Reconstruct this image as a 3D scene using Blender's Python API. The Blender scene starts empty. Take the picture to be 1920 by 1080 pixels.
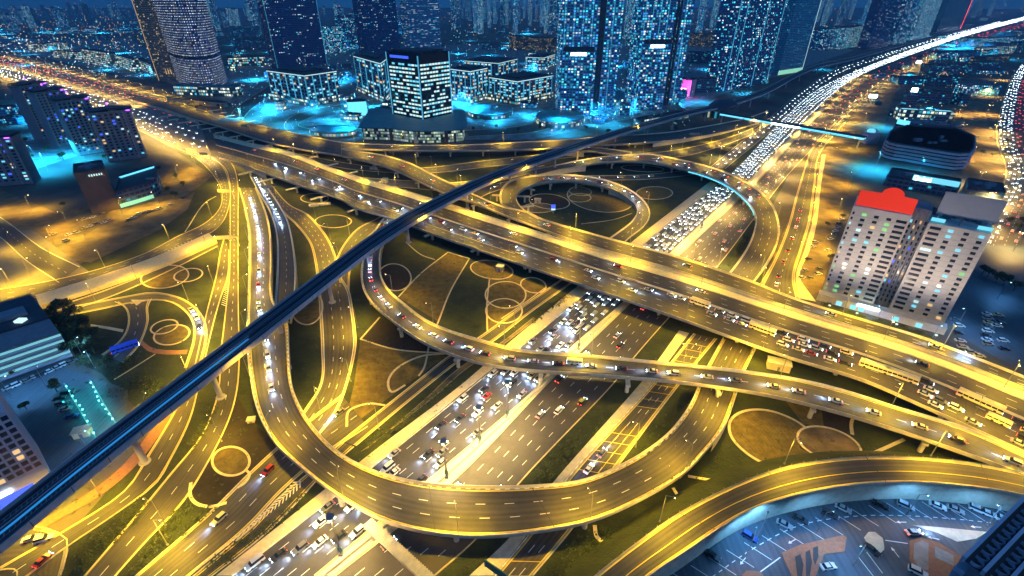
import bpy, math, random
from mathutils import Vector, Matrix
random.seed(7)
S = bpy.context.scene; COL = S.collection
R = math.radians
# ---------------------------------------------------------------- camera
H = 140.0; PITCH = R(30.3); F = 914.0
cd = bpy.data.cameras.new('camera'); cam = bpy.data.objects.new('camera', cd); COL.objects.link(cam)
cam.location = (0, 0, H); cam.rotation_euler = (R(90) - PITCH, 0, 0)
cd.sensor_width = 36; cd.lens = F / 1920 * 36; cd.clip_end = 30000; cd.clip_start = 1
S.camera = cam
# ---------------------------------------------------------------- world, moonlight, exposure
w = bpy.data.worlds.new('World'); S.world = w; w.use_nodes = True
nt = w.node_tree; bg = nt.nodes['Background']
sky = nt.nodes.new('ShaderNodeTexSky'); sky.sky_type = 'NISHITA'; sky.sun_disc = False
sky.sun_elevation = R(-4.0); sky.sun_rotation = R(200); sky.altitude = 0
mx = nt.nodes.new('ShaderNodeMix'); mx.data_type = 'RGBA'; mx.blend_type = 'ADD'; mx.inputs[0].default_value = 1
nt.links.new(sky.outputs[0], mx.inputs[6]); mx.inputs[7].default_value = (0.03, 0.34, 1.0, 1)
nt.links.new(mx.outputs[2], bg.inputs[0]); bg.inputs[1].default_value = 0.26
sd = bpy.data.lights.new('moonlight', 'SUN'); sd.energy = 0.35; sd.angle = R(3); sd.color = (.35, .58, 1)
so = bpy.data.objects.new('moonlight', sd); COL.objects.link(so); so.rotation_euler = (R(50), 0, R(25))
S.view_settings.view_transform = 'Standard'; S.view_settings.look = 'None'
S.cycles.max_bounces = 5; S.cycles.diffuse_bounces = 2; S.cycles.glossy_bounces = 2; S.cycles.volume_bounces = 0
S.view_settings.exposure = 0.3; S.view_settings.gamma = 1
# ---------------------------------------------------------------- pixel -> world
sp, cp = math.sin(PITCH), math.cos(PITCH)
def at(px, py, z=0.0):
    a = (px - 960) / F; u = (540 - py) / F
    dy, dz = cp + u * sp, -sp + u * cp
    t = (z - H) / dz
    return Vector((a * t, dy * t, z))
def hz(px, py, top, z0=0.0):
    g = at(px, py, z0); u = (540 - top) / F
    return H + g.y * (-sp + u * cp) / (cp + u * sp)
# ---------------------------------------------------------------- objects
def tag(o, label=None, cat=None, group=None, kind=None):
    if label: o['label'] = label
    if cat: o['category'] = cat
    if group: o['group'] = group
    if kind: o['kind'] = kind
    return o
def empty(name, loc=(0, 0, 0), rz=0, **k):
    o = bpy.data.objects.new(name, None); COL.objects.link(o); o.location = loc; o.rotation_euler = (0, 0, rz)
    o.empty_display_size = .5
    return tag(o, **k)
class MB:
    def __init__(s): s.v = []; s.f = []; s.uv = []
    def face(s, pts, uv=None):
        b = len(s.v); s.v += [tuple(p) for p in pts]; s.f.append(tuple(range(b, b + len(pts))))
        s.uv += uv if uv else [(p[0], p[1]) for p in pts]
    def box(s, x0, x1, y0, y1, z0, z1, M=None):
        P = [Vector((x, y, z)) for z in (z0, z1) for y in (y0, y1) for x in (x0, x1)]
        if M: P = [M @ p for p in P]
        for q in ((0, 2, 3, 1), (4, 5, 7, 6), (0, 1, 5, 4), (2, 6, 7, 3), (0, 4, 6, 2), (1, 3, 7, 5)):
            s.face([P[i] for i in q])
    def cyl(s, p0, p1, r0, r1=None, n=8, caps=True):
        p0, p1 = Vector(p0), Vector(p1); r1 = r0 if r1 is None else r1
        d = (p1 - p0).normalized(); a = d.orthogonal().normalized(); b = d.cross(a)
        A = [p0 + (a * math.cos(t) + b * math.sin(t)) * r0 for t in [2 * math.pi * i / n for i in range(n)]]
        B = [p1 + (a * math.cos(t) + b * math.sin(t)) * r1 for t in [2 * math.pi * i / n for i in range(n)]]
        for i in range(n): j = (i + 1) % n; s.face([A[i], A[j], B[j], B[i]])
        if caps: s.face(A[::-1]); s.face(B)
    def ball(s, c, r, n=6, sz=1.0):
        c = Vector(c); rows = max(3, n // 2)
        g = [[c + Vector((r * math.sin(math.pi * i / rows) * math.cos(2 * math.pi * j / n), r * math.sin(math.pi * i / rows) * math.sin(2 * math.pi * j / n), sz * r * math.cos(math.pi * i / rows))) for j in range(n)] for i in range(rows + 1)]
        for i in range(rows):
            for j in range(n):
                k = (j + 1) % n
                if i == 0: s.face([g[0][0], g[1][j], g[1][k]])
                elif i == rows - 1: s.face([g[i][j], g[rows][0], g[i][k]])
                else: s.face([g[i][j], g[i + 1][j], g[i + 1][k], g[i][k]])
    def prism(s, pts, z0, z1, top=True, per=0.0):
        n = len(pts); d = per
        for i in range(n):
            a, b = pts[i], pts[(i + 1) % n]; L = math.hypot(b[0] - a[0], b[1] - a[1])
            s.face([(a[0], a[1], z0), (b[0], b[1], z0), (b[0], b[1], z1), (a[0], a[1], z1)], [(d, z0), (d + L, z0), (d + L, z1), (d, z1)])
            d += L
        if top: s.face([(p[0], p[1], z1) for p in pts], [(-50, -50)] * n)
    def build(s, name, mat, parent=None, **k):
        me = bpy.data.meshes.new(name); me.from_pydata(s.v, [], s.f)
        uvl = me.uv_layers.new(name='UVMap')
        flat = [c for p in s.uv for c in p[:2]]
        if len(flat) == len(me.loops) * 2: uvl.data.foreach_set('uv', flat)
        me.materials.append(mat); me.update()
        o = bpy.data.objects.new(name, me); COL.objects.link(o)
        if parent: o.parent = parent
        return tag(o, **k)
def kids(o): return [c for c in list(o.children)]
def copy_tree(o, parent=None):
    c = o.copy(); COL.objects.link(c); c.parent = parent
    for ch in kids(o): copy_tree(ch, c)
    return c
# ---------------------------------------------------------------- materials
def mat(name, col, rough=.7, metal=0, noise=0, nscale=.3, em=None, es=0, col2=None, bump=0, spec=.5):
    m = bpy.data.materials.new(name); m.use_nodes = True; n = m.node_tree; b = n.nodes['Principled BSDF']
    b.inputs['Base Color'].default_value = (*col, 1); b.inputs['Roughness'].default_value = rough; b.inputs['Metallic'].default_value = metal
    b.inputs['Specular IOR Level'].default_value = spec
    if em: b.inputs['Emission Color'].default_value = (*em, 1); b.inputs['Emission Strength'].default_value = es
    if noise or col2:
        g = n.nodes.new('ShaderNodeNewGeometry')
        t = n.nodes.new('ShaderNodeTexNoise'); t.inputs['Scale'].default_value = nscale; t.inputs['Detail'].default_value = 6; t.inputs['Roughness'].default_value = .65
        n.links.new(g.outputs['Position'], t.inputs['Vector'])
        r = n.nodes.new('ShaderNodeValToRGB'); r.color_ramp.elements[0].position = .32; r.color_ramp.elements[1].position = .68
        c2 = col2 or tuple(c * (1 + noise) for c in col); c1 = col if col2 else tuple(c * (1 - noise) for c in col)
        r.color_ramp.elements[0].color = (*c1, 1); r.color_ramp.elements[1].color = (*c2, 1)
        n.links.new(t.outputs[0], r.inputs[0]); n.links.new(r.outputs[0], b.inputs['Base Color'])
        if bump:
            bp = n.nodes.new('ShaderNodeBump'); bp.inputs['Strength'].default_value = bump; bp.inputs['Distance'].default_value = .3
            t2 = n.nodes.new('ShaderNodeTexNoise'); t2.inputs['Scale'].default_value = nscale * 8; n.links.new(g.outputs['Position'], t2.inputs['Vector'])
            n.links.new(t2.outputs[0], bp.inputs['Height']); n.links.new(bp.outputs[0], b.inputs['Normal'])
    return m
def asphalt(name, c0, c1):
    # worn wheel paths along the road (uv.x runs across in metres), patches and oil noise
    m = bpy.data.materials.new(name); m.use_nodes = True; n = m.node_tree; L = n.links; b = n.nodes['Principled BSDF']
    b.inputs['Roughness'].default_value = .62; b.inputs['Specular IOR Level'].default_value = .35
    uv = n.nodes.new('ShaderNodeUVMap'); sx = n.nodes.new('ShaderNodeSeparateXYZ'); L.new(uv.outputs[0], sx.inputs[0])
    def M(op, a, bb=None):
        k = n.nodes.new('ShaderNodeMath'); k.operation = op
        for i, q in enumerate((a, bb)):
            if q is None: continue
            if isinstance(q, (int, float)): k.inputs[i].default_value = q
            else: L.new(q, k.inputs[i])
        return k.outputs[0]
    wv = M('SINE', M('MULTIPLY', sx.outputs[0], 2 * math.pi / 1.8))
    mp = n.nodes.new('ShaderNodeMapping'); mp.inputs['Scale'].default_value = (.9, .03, 1); L.new(uv.outputs[0], mp.inputs[0])
    t = n.nodes.new('ShaderNodeTexNoise'); t.inputs['Scale'].default_value = 1; t.inputs['Detail'].default_value = 5; L.new(mp.outputs[0], t.inputs['Vector'])
    g = n.nodes.new('ShaderNodeNewGeometry'); t2 = n.nodes.new('ShaderNodeTexNoise'); t2.inputs['Scale'].default_value = .12; t2.inputs['Detail'].default_value = 8; t2.inputs['Roughness'].default_value = .7
    L.new(g.outputs['Position'], t2.inputs['Vector'])
    f = M('ADD', M('ADD', M('MULTIPLY', wv, .10), M('MULTIPLY', t.outputs[0], .9)), M('MULTIPLY', t2.outputs[0], .9))
    r = n.nodes.new('ShaderNodeMapRange'); r.inputs[1].default_value = .55; r.inputs[2].default_value = 1.25; L.new(f, r.inputs[0])
    mxx = n.nodes.new('ShaderNodeMix'); mxx.data_type = 'RGBA'; L.new(r.outputs[0], mxx.inputs[0])
    mxx.inputs[6].default_value = (*c0, 1); mxx.inputs[7].default_value = (*c1, 1)
    L.new(mxx.outputs[2], b.inputs['Base Color'])
    return m
def facade(name, wall, glass, lits, cw=3.2, ch=3.3, frac=.4, es=1.5, ww=.7, wh=.55, band=.25, rough=.25, glow=None):
    m = bpy.data.materials.new(name); m.use_nodes = True; n = m.node_tree; L = n.links; b = n.nodes['Principled BSDF']
    uv = n.nodes.new('ShaderNodeUVMap'); sx = n.nodes.new('ShaderNodeSeparateXYZ'); L.new(uv.outputs[0], sx.inputs[0])
    oi = n.nodes.new('ShaderNodeObjectInfo')
    def M(op, a, bb=None, c=None):
        k = n.nodes.new('ShaderNodeMath'); k.operation = op
        for i, q in enumerate((a, bb, c)):
            if q is None: continue
            if isinstance(q, (int, float)): k.inputs[i].default_value = q
            else: L.new(q, k.inputs[i])
        return k.outputs[0]
    u = M('DIVIDE', sx.outputs[0], cw); v = M('DIVIDE', sx.outputs[1], ch)
    fu, fv = M('FRACT', u), M('FRACT', v); iu, iv = M('FLOOR', u), M('FLOOR', v)
    mask = M('MULTIPLY', M('LESS_THAN', M('ABSOLUTE', M('SUBTRACT', fu, .5)), ww / 2), M('LESS_THAN', M('ABSOLUTE', M('SUBTRACT', fv, .5)), wh / 2))
    mask = M('MULTIPLY', mask, M('GREATER_THAN', sx.outputs[1], -10))
    cb = n.nodes.new('ShaderNodeCombineXYZ'); L.new(iu, cb.inputs[0]); L.new(iv, cb.inputs[1]); L.new(oi.outputs['Random'], cb.inputs[2])
    wn = n.nodes.new('ShaderNodeTexWhiteNoise'); wn.noise_dimensions = '3D'; L.new(cb.outputs[0], wn.inputs['Vector'])
    cb2 = n.nodes.new('ShaderNodeCombineXYZ'); L.new(M('FLOOR', M('DIVIDE', iu, 5)), cb2.inputs[0]); L.new(iv, cb2.inputs[1]); L.new(oi.outputs['Random'], cb2.inputs[2])
    wf = n.nodes.new('ShaderNodeTexWhiteNoise'); wf.noise_dimensions = '3D'; L.new(cb2.outputs[0], wf.inputs['Vector'])
    sxc = n.nodes.new('ShaderNodeSeparateColor'); L.new(wn.outputs['Color'], sxc.inputs[0])
    lit = M('LESS_THAN', M('ADD', M('MULTIPLY', wn.outputs['Value'], 1 - band), M('MULTIPLY', wf.outputs['Value'], band)), frac * (1 - band) + .12 * band)
    rp = n.nodes.new('ShaderNodeValToRGB'); rp.color_ramp.interpolation = 'CONSTANT'
    for i, c in enumerate(lits):
        if i < 2: e = rp.color_ramp.elements[i]; e.position = i / len(lits)
        else: e = rp.color_ramp.elements.new(i / len(lits))
        e.color = (*c, 1)
    L.new(sxc.outputs[0], rp.inputs[0])
    st = M('MULTIPLY', M('MULTIPLY', mask, lit), M('MULTIPLY', M('ADD', .25, M('POWER', sxc.outputs[1], 2.0)), es))
    mxx = n.nodes.new('ShaderNodeMix'); mxx.data_type = 'RGBA'; L.new(mask, mxx.inputs[0]); mxx.inputs[6].default_value = (*wall, 1); mxx.inputs[7].default_value = (*glass, 1)
    slab = M('MULTIPLY', M('GREATER_THAN', fv, .90), M('GREATER_THAN', sx.outputs[1], -10)); mull = M('MULTIPLY', M('LESS_THAN', M('FRACT', M('MULTIPLY', u, 2)), .07), mask)
    mx3 = n.nodes.new('ShaderNodeMix'); mx3.data_type = 'RGBA'; L.new(M('MAXIMUM', slab, mull), mx3.inputs[0]); L.new(mxx.outputs[2], mx3.inputs[6]); mx3.inputs[7].default_value = (*[min(1, c * 1.9 + .03) for c in wall], 1)
    L.new(mx3.outputs[2], b.inputs['Base Color']); st = M('MULTIPLY', M('MULTIPLY', st, M('SUBTRACT', 1, mull)), M('ADD', .55, M('MULTIPLY', fv, .7)))
    L.new(M('SUBTRACT', .75, M('MULTIPLY', mask, .75 - rough)), b.inputs['Roughness'])
    L.new(rp.outputs[0], b.inputs['Emission Color']); L.new(st, b.inputs['Emission Strength'])
    return m
CY = (.05, .62, .85); TE = (.10, .75, .72); WH = (.75, .95, 1.0); WA = (1.0, .78, .38); BL = (.06, .30, .9)
M_ = dict(
 asphalt=asphalt('asphalt', (.028, .028, .029), (.092, .088, .080)),
 asphalt_light=asphalt('asphalt_worn', (.10, .095, .085), (.21, .195, .165)),
 lot=asphalt('car_park_asphalt', (.04, .055, .07), (.09, .11, .13)),
 conc=mat('concrete', (.60, .54, .40), .8, noise=.18, nscale=.5, bump=.1),
 concd=mat('old_concrete', (.30, .28, .25), .85, noise=.25, nscale=.35, bump=.1),
 shoulder=mat('pale_shoulder', (.34, .30, .21), .8, noise=.25, nscale=.5),
 kerb=mat('kerb_stone', (.70, .58, .34), .8, noise=.15, nscale=.8),
 yellow=mat('yellow_paint', (.85, .62, .06), .6, noise=.1),
 white=mat('white_paint', (.82, .82, .78), .6, noise=.1),
 black=mat('black_paint', (.03, .03, .03), .6),
 grass=mat('grass', (.006, .016, .006), .95, col2=(.038, .050, .015), nscale=.14, bump=1.0),
 dry=mat('dry_planting', (.075, .058, .016), .95, col2=(.21, .155, .045), nscale=.30, bump=1.0),
 dirt=mat('dark_soil', (.008, .007, .007), .95, col2=(.034, .022, .014), nscale=.3, bump=.4),
 sand=mat('sand', (.06, .045, .028), .95, col2=(.25, .18, .09), nscale=.09, bump=.3),
 ground=mat('city_ground', (.035, .035, .037), .9, col2=(.13, .115, .09), nscale=.02, bump=.1),
 plaza=mat('plaza_paving', (.03, .035, .04), .6, col2=(.24, .27, .29), nscale=.09),
 metro_top=mat('dark_track_bed', (.022, .030, .055), .5, noise=.2, nscale=.4),
 metro_side=mat('pale_viaduct_concrete', (.44, .40, .42), .8, noise=.12, nscale=.3),
 rail=mat('rail_steel', (.30, .34, .40), .3, .8),
 blue_led=mat('blue_led_strip', (.02, .3, .6), .5, em=(.03, .32, .75), es=.55),
 pole=mat('galvanised_pole', (.22, .22, .23), .5, .4),
 lampy=mat('sodium_lamp', (.8, .8, .8), em=(1, .80, .35), es=22),
 lampw=mat('white_lamp', (.8, .8, .8), em=(.45, .95, 1), es=16),
 glass=mat('car_glass', (.015, .02, .03), .12),
 tyre=mat('tyre_rubber', (.015, .015, .015), .9),
 headl=mat('headlight_glow', (.8, .8, .8), em=(.72, .88, 1), es=26),
 taill=mat('tail_light_glow', (.4, .02, .02), em=(1, .05, .03), es=14),
 taild=mat('tail_light_off', (.25, .01, .01), .3), headd=mat('headlight_off', (.6, .6, .62), .2),
 roof=mat('dark_roof', (.035, .045, .065), .8, noise=.3, nscale=.15),
 roofl=mat('pale_roof', (.16, .19, .24), .8, noise=.3, nscale=.15),
 trunk=mat('bark', (.10, .07, .045), .9), leaf=mat('foliage', (.02, .045, .014), .8, col2=(.08, .10, .03), nscale=.9),
 steel=mat('steel', (.28, .30, .32), .35, .7),
 signback=mat('sign_back', (.36, .33, .26), .6, noise=.1), signface=mat('green_sign', (.02, .16, .15), .4),
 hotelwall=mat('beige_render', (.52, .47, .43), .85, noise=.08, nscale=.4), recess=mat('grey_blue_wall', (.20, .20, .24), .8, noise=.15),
 wdark=mat('dark_window', (.012, .02, .035), .15), wcy=mat('cyan_lit_window', (.1, .2, .2), em=(.18, .72, .95), es=.9),
 wwh=mat('pale_lit_window', (.2, .2, .2), em=(.62, .92, .92), es=.95), wwa=mat('warm_lit_window', (.2, .2, .1), em=(1, .62, .25), es=.8),
 wbl=mat('blue_lit_window', (.02, .02, .2), em=(.05, .12, 1), es=1.2), wgr=mat('green_lit_window', (.02, .2, .05), em=(.35, .9, .3), es=.7),
 red_roof=mat('red_fascia', (.62, .025, .008), .5, em=(1, .035, .01), es=.42),
 greyfascia=mat('grey_fascia', (.30, .31, .37), .7, noise=.05),
 cyan_sign=mat('cyan_sign', (.1, .6, .8), em=(.14, .68, .9), es=1.25), white_sign=mat('white_sign', (.8, .8, .8), em=(.6, .92, 1), es=9),
 pink_sign=mat('pink_screen', (.8, .3, .6), em=(1, .35, .75), es=9), purple=mat('purple_lamp', (.3, .1, .8), em=(.32, .06, 1), es=6), red_lamp=mat('red_lamp', (.8, .1, .1), em=(1, .05, .05), es=7),
 pinkwall=mat('pale_pink_wall', (.55, .35, .45), .7), brownwall=mat('brown_cladding', (.13, .09, .075), .6, noise=.15, nscale=.2), green_lit=mat('green_lit_glass', (.1, .4, .3), em=(.35, .85, .55), es=.7),
 lilac=mat('lilac_concrete', (.50, .46, .56), .8, noise=.1), teal_roof=mat('teal_roof', (.03, .16, .20), .5, noise=.25, nscale=.1), brick=mat('brick_paving', (.32, .14, .07), .8, noise=.2, nscale=1.0),
 buswhite=mat('cream_bus_paint', (.75, .66, .42), .4), busblue=mat('blue_bus_paint', (.02, .06, .45), .3, em=(.02, .08, .9), es=.25),  # blue coach body given a faint glow of its own, no lamp behind it
)
def rows(m, ang, sc, dk):
    # planting rows: dark furrows between the plants
    n = m.node_tree; b = n.nodes['Principled BSDF']; src = b.inputs['Base Color'].links[0].from_socket
    g = n.nodes.new('ShaderNodeNewGeometry'); mp = n.nodes.new('ShaderNodeMapping'); mp.inputs['Rotation'].default_value = (0, 0, R(ang)); n.links.new(g.outputs['Position'], mp.inputs[0])
    wv = n.nodes.new('ShaderNodeTexWave'); wv.inputs['Scale'].default_value = sc; wv.inputs['Distortion'].default_value = 2.5; wv.inputs['Detail'].default_value = 3; wv.inputs['Detail Scale'].default_value = 2; n.links.new(mp.outputs[0], wv.inputs['Vector'])
    r = n.nodes.new('ShaderNodeMapRange'); r.inputs[3].default_value = dk; r.inputs[4].default_value = 1.15; n.links.new(wv.outputs['Fac'], r.inputs[0])
    x = n.nodes.new('ShaderNodeMix'); x.data_type = 'RGBA'; x.blend_type = 'MULTIPLY'; x.inputs[0].default_value = 1; n.links.new(src, x.inputs[6]); n.links.new(r.outputs[0], x.inputs[7]); n.links.new(x.outputs[2], b.inputs['Base Color'])
rows(M_['dry'], 35, .75, .5); rows(M_['dirt'], 60, .35, .5)
# ---------------------------------------------------------------- ribbons (roads traced by both edges)
def spline(P, per=10):
    out = []; n = len(P)
    for i in range(n - 1):
        a = P[i - 1] if i else P[0] * 2 - P[1]; b, c = P[i], P[i + 1]; d = P[i + 2] if i + 2 < n else P[-1] * 2 - P[-2]
        k1 = max((b - a).length, .01) ** .5; k2 = max((c - b).length, .01) ** .5; k3 = max((d - c).length, .01) ** .5
        m1 = ((b - a) / k1 - (c - a) / (k1 + k2) + (c - b) / k2) * k2
        m2 = ((c - b) / k2 - (d - b) / (k2 + k3) + (d - c) / k3) * k2
        for j in range(per):
            t = j / per; t2, t3 = t * t, t ** 3
            out.append(b * (2 * t3 - 3 * t2 + 1) + m1 * (t3 - 2 * t2 + t) + c * (-2 * t3 + 3 * t2) + m2 * (t3 - t2))
    out.append(P[-1].copy()); return out
def arclen(P):
    s = [0]
    for a, b in zip(P, P[1:]): s.append(s[-1] + (b - a).length)
    return s
def resample(P, n):
    s = arclen(P); out = []; j = 0
    for i in range(n):
        x = s[-1] * i / (n - 1)
        while j < len(s) - 2 and s[j + 1] < x: j += 1
        t = (x - s[j]) / max(s[j + 1] - s[j], 1e-6); out.append(P[j].lerp(P[j + 1], min(max(t, 0), 1)))
    return out
class Rib:
    def __init__(s, Lp, Rp, z=0.05, z1=None, step=4.5):
        def conv(Q):
            out = []
            for q in Q: out.append(at(q[0], q[1], q[2] if len(q) > 2 else z))
            return out
        A, B = spline(conv(Lp)), spline(conv(Rp))
        n = max(3, int(max(arclen(A)[-1], arclen(B)[-1]) / step) + 1)
        s.L, s.R, s.n = resample(A, n), resample(B, n), n
        s.s = arclen([(a + b) / 2 for a, b in zip(s.L, s.R)]); s.len = s.s[-1]
        s.w = sum((a - b).length for a, b in zip(s.L, s.R)) / n
    def p(s, d, t, dz=0):
        d = min(max(d, 0), s.len); j = 0
        lo, hi = 0, s.n - 1
        while hi - lo > 1:
            m = (lo + hi) // 2
            if s.s[m] <= d: lo = m
            else: hi = m
        k = (d - s.s[lo]) / max(s.s[hi] - s.s[lo], 1e-6)
        P = s.L[lo].lerp(s.L[hi], k).lerp(s.R[lo].lerp(s.R[hi], k), t)
        Q0 = s.L[lo].lerp(s.R[lo], t); Q1 = s.L[hi].lerp(s.R[hi], t); dv = (Q1 - Q0)
        if dv.length < 1e-4: dv = Vector((0, 1, 0))
        return P + Vector((0, 0, dz)), dv.normalized()
    def surface(s, m, t0=0, t1=1, dz=0):
        for i in range(s.n - 1):
            a, b = s.L[i].lerp(s.R[i], t0), s.L[i].lerp(s.R[i], t1); c, d = s.L[i + 1].lerp(s.R[i + 1], t1), s.L[i + 1].lerp(s.R[i + 1], t0)
            u0, u1 = t0 * s.w, t1 * s.w; o = Vector((0, 0, dz))
            m.face([a + o, b + o, c + o, d + o], [(u0, s.s[i]), (u1, s.s[i]), (u1, s.s[i + 1]), (u0, s.s[i + 1])])
    def line(s, m, t, wid=.2, dz=.02, dash=None, off=0, d0=0, d1=None):
        d1 = s.len if d1 is None else d1; d = d0
        while d < d1 - .1:
            e = min(d + (dash[0] if dash else 6), d1)
            (p, u), (q, v) = s.p(d, t, dz), s.p(e, t, dz)
            nn = Vector((-u.y, u.x, 0)); mm = Vector((-v.y, v.x, 0))
            p = p + nn * off; q = q + mm * off
            m.face([p - nn * wid / 2, q - mm * wid / 2, q + mm * wid / 2, p + nn * wid / 2])
            d = e + (dash[1] if dash else 0)
def sweep(m, P, prof, flip=1, closed=True):
    # prof: list of (offset inwards, dz)
    rings = []
    for i, p in enumerate(P):
        d = (P[min(i + 1, len(P) - 1)] - P[max(i - 1, 0)]); d.z = 0
        if d.length < 1e-5: d = Vector((0, 1, 0))
        d.normalize(); nn = Vector((-d.y, d.x, 0)) * flip
        rings.append([p + nn * o + Vector((0, 0, z)) for o, z in prof])
    k = len(prof)
    for a, b in zip(rings, rings[1:]):
        for j in range(k if closed else k - 1):
            m.face([a[j], a[(j + 1) % k], b[(j + 1) % k], b[j]])
    if closed: m.face(rings[0]); m.face(rings[-1][::-1])
ROADS = {}
def ground_road(key, L, Rr, z=.05, lanes=2, edge='y', surf='asphalt', kerb=.35, label=None, shoulder=0, dash=True):
    r = Rib(L, Rr, z); ROADS[key] = r
    m = MB(); r.surface(m); m.build('road', M_[surf], kind='structure')
    sgn = side(r)
    if kerb:
        m = MB(); sweep(m, r.L, [(0.0, -.04), (0, .14), (kerb, .14), (kerb, -.04)], -sgn); sweep(m, r.R, [(0.0, -.04), (0, .14), (kerb, .14), (kerb, -.04)], sgn)
        m.build('kerb', M_['kerb'], kind='structure')
    marks(r, lanes, edge, None, dash)
    return r
def side(r):
    i = r.n // 2; d = r.L[min(i + 1, r.n - 1)] - r.L[i - 1]; nn = Vector((-d.y, d.x, 0)); return 1 if nn.dot(r.R[i] - r.L[i]) < 0 else -1
def marks(r, lanes, edge, parent, dash=True, mar=1.25):
    t0 = mar / max(r.w, 3)
    sw_ = min(.12, (mar + .15) / max(r.w, 3)); m = MB(); r.surface(m, 0, sw_, .006); r.surface(m, 1 - sw_, 1, .006)
    m.build('shoulder', M_['shoulder'], parent, **({} if parent else {'kind': 'structure'}))
    m = MB()
    if edge:
        r.line(m, t0, .28, .012); r.line(m, 1 - t0, .28, .012)
        m.build('edge_line', M_['yellow' if edge == 'y' else 'white'], parent, **({} if parent else {'kind': 'structure'}))
    if lanes > 1 and dash:
        m = MB()
        for k in range(1, lanes): r.line(m, t0 + (1 - 2 * t0) * k / lanes, .20, .012, (3, 6))
        m.build('lane_marking', M_['white'], parent, **({} if parent else {'kind': 'structure'}))
def deck(key, name, L, Rr, z, label, cat, lanes=2, edge='y', thick=1.7, piers=True, par=(1, 1), surf='asphalt', pier_step=34, inset=2.2, group=None, skirt=False):
    r = Rib(L, Rr, z); ROADS[key] = r
    e = empty(name, (0, 0, 0)); tag(e, label, cat, group)
    sgn = side(r)
    m = MB(); r.surface(m); m.build('road_surface', M_[surf], e)
    m = MB()
    for i in range(r.n - 1):
        a, b, c, d = r.L[i], r.R[i], r.R[i + 1], r.L[i + 1]
        def lo(p, q, k): return p.lerp(q, k)
        ki = min(.35, inset / max((a - b).length, 1)); kj = min(.35, inset / max((c - d).length, 1))
        def dn(p, h): return Vector((p.x, p.y, max(p.z - h, .0)))
        A = [dn(a, .03), dn(a, .55), dn(lo(a, b, ki), thick), dn(lo(b, a, ki), thick), dn(b, .55), dn(b, .03)]
        B = [dn(d, .03), dn(d, .55), dn(lo(d, c, kj), thick), dn(lo(c, d, kj), thick), dn(c, .55), dn(c, .03)]
        for j in range(5): m.face([A[j], A[j + 1], B[j + 1], B[j]])
    m.build('girder', M_['conc'], e)
    for P, sg, on in ((r.L, -sgn, par[0]), (r.R, sgn, par[1])):
        if not on: continue
        m = MB(); sweep(m, P, [(0, -.5), (0, 1.0), (.25, 1.0), (.35, .35), (.5, .3), (.5, .02)], sg); m.build('parapet', M_['conc'], e)
    if skirt:
        for P, sg in ((r.L, -sgn), (r.R, sgn)):
            m = MB()
            for a, b in zip(P, P[1:]):
                if a.z < 5.2: m.face([(a.x, a.y, 0), (b.x, b.y, 0), (b.x, b.y, b.z - .03), (a.x, a.y, a.z - .03)])
            if m.f: m.build('retaining_wall', M_['conc'], e)
    marks(r, lanes, edge, e)
    m = MB(); d = 17
    while d < r.len - 3:
        (p0, u), (p1, _) = r.p(d, .01, .016), r.p(d, .99, .016); m.face([p0 - u * .14, p1 - u * .14, p1 + u * .14, p0 + u * .14]); d += 34
    if m.f: m.build('expansion_joint', M_['black'], e)
    if piers:
        d = pier_step * .5
        while d < r.len:
            c, u = r.p(d, .5)
            if c.z > 4.5:
                wd = (r.p(d, 0)[0] - r.p(d, 1)[0]).length
                nn = Vector((-u.y, u.x, 0)).normalized(); m = MB()
                for o in ([0] if wd < 13 else [-wd * .28, wd * .28]):
                    q = c + nn * o
                    m.cyl((q.x, q.y, 0), (q.x, q.y, c.z - thick - .9), .85, n=12)
                Mx = Matrix.Translation((c.x, c.y, c.z - thick - .45)) @ Matrix.Rotation(math.atan2(nn.y, nn.x), 4, 'Z')
                hw = min(wd * .38, wd / 2 - inset); m.box(-hw, hw, -.9, .9, -.5, .44, Mx)
                m.build('pier', M_['conc'], e)
            d += pier_step
    return r
# ================================================================ GROUND
def sheet(name, pts, z, m, kind='structure', raw=False, par=None):
    P = pts if raw else [at(x, y, z) for x, y in pts]
    k = MB(); k.face([(p[0], p[1], z) for p in P])
    k2 = k.build(name, M_[m] if isinstance(m, str) else m, par)
    if kind and not par: tag(k2, kind=kind)
    return k2
m = MB()
m.face([(-14000, -300, -.3), (14000, -300, -.3), (14000, 20000, -.3), (-14000, 20000, -.3)])
m.build('ground', M_['ground'], kind='structure')
sheet('lawn', [(330, 283), (480, 330), (700, 300), (1000, 285), (1150, 300), (1400, 235), (1500, 290), (1440, 400), (1440, 540), (1700, 690), (1920, 800), (2200, 960), (1900, 960), (1100, 1200), (400, 1300), (-60, 1300), (60, 1080), (300, 810), (190, 700), (60, 640), (40, 560), (260, 430), (400, 330)], -.06, 'grass')
sheet('sand_lot', [(160, 445), (270, 405), (365, 360), (352, 392), (300, 430), (170, 492), (60, 480)], -.03, 'sand')
sheet('forecourt', [(-60, 330), (110, 400), (300, 345), (330, 300), (395, 330), (365, 362), (180, 440), (60, 470), (-60, 460)], -.09, 'sand')
sheet('verge', [(1425, 540), (1530, 292), (1600, 215), (1680, 170), (1640, 290), (1600, 330), (1540, 545), (1500, 560)], -.05, 'sand')
sheet('car_park', [(-60, 640), (60, 668), (240, 730), (235, 800), (130, 950), (-60, 980)], -.04, 'lot')
sheet('car_park', [(1765, 560), (1860, 430), (2100, 480), (2100, 780), (1920, 700), (1790, 625)], -.05, 'lot')
sheet('car_park', [(1775, 190), (1880, 190), (1905, 335), (1950, 420), (1850, 400), (1790, 300)], -.05, 'sand')
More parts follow.
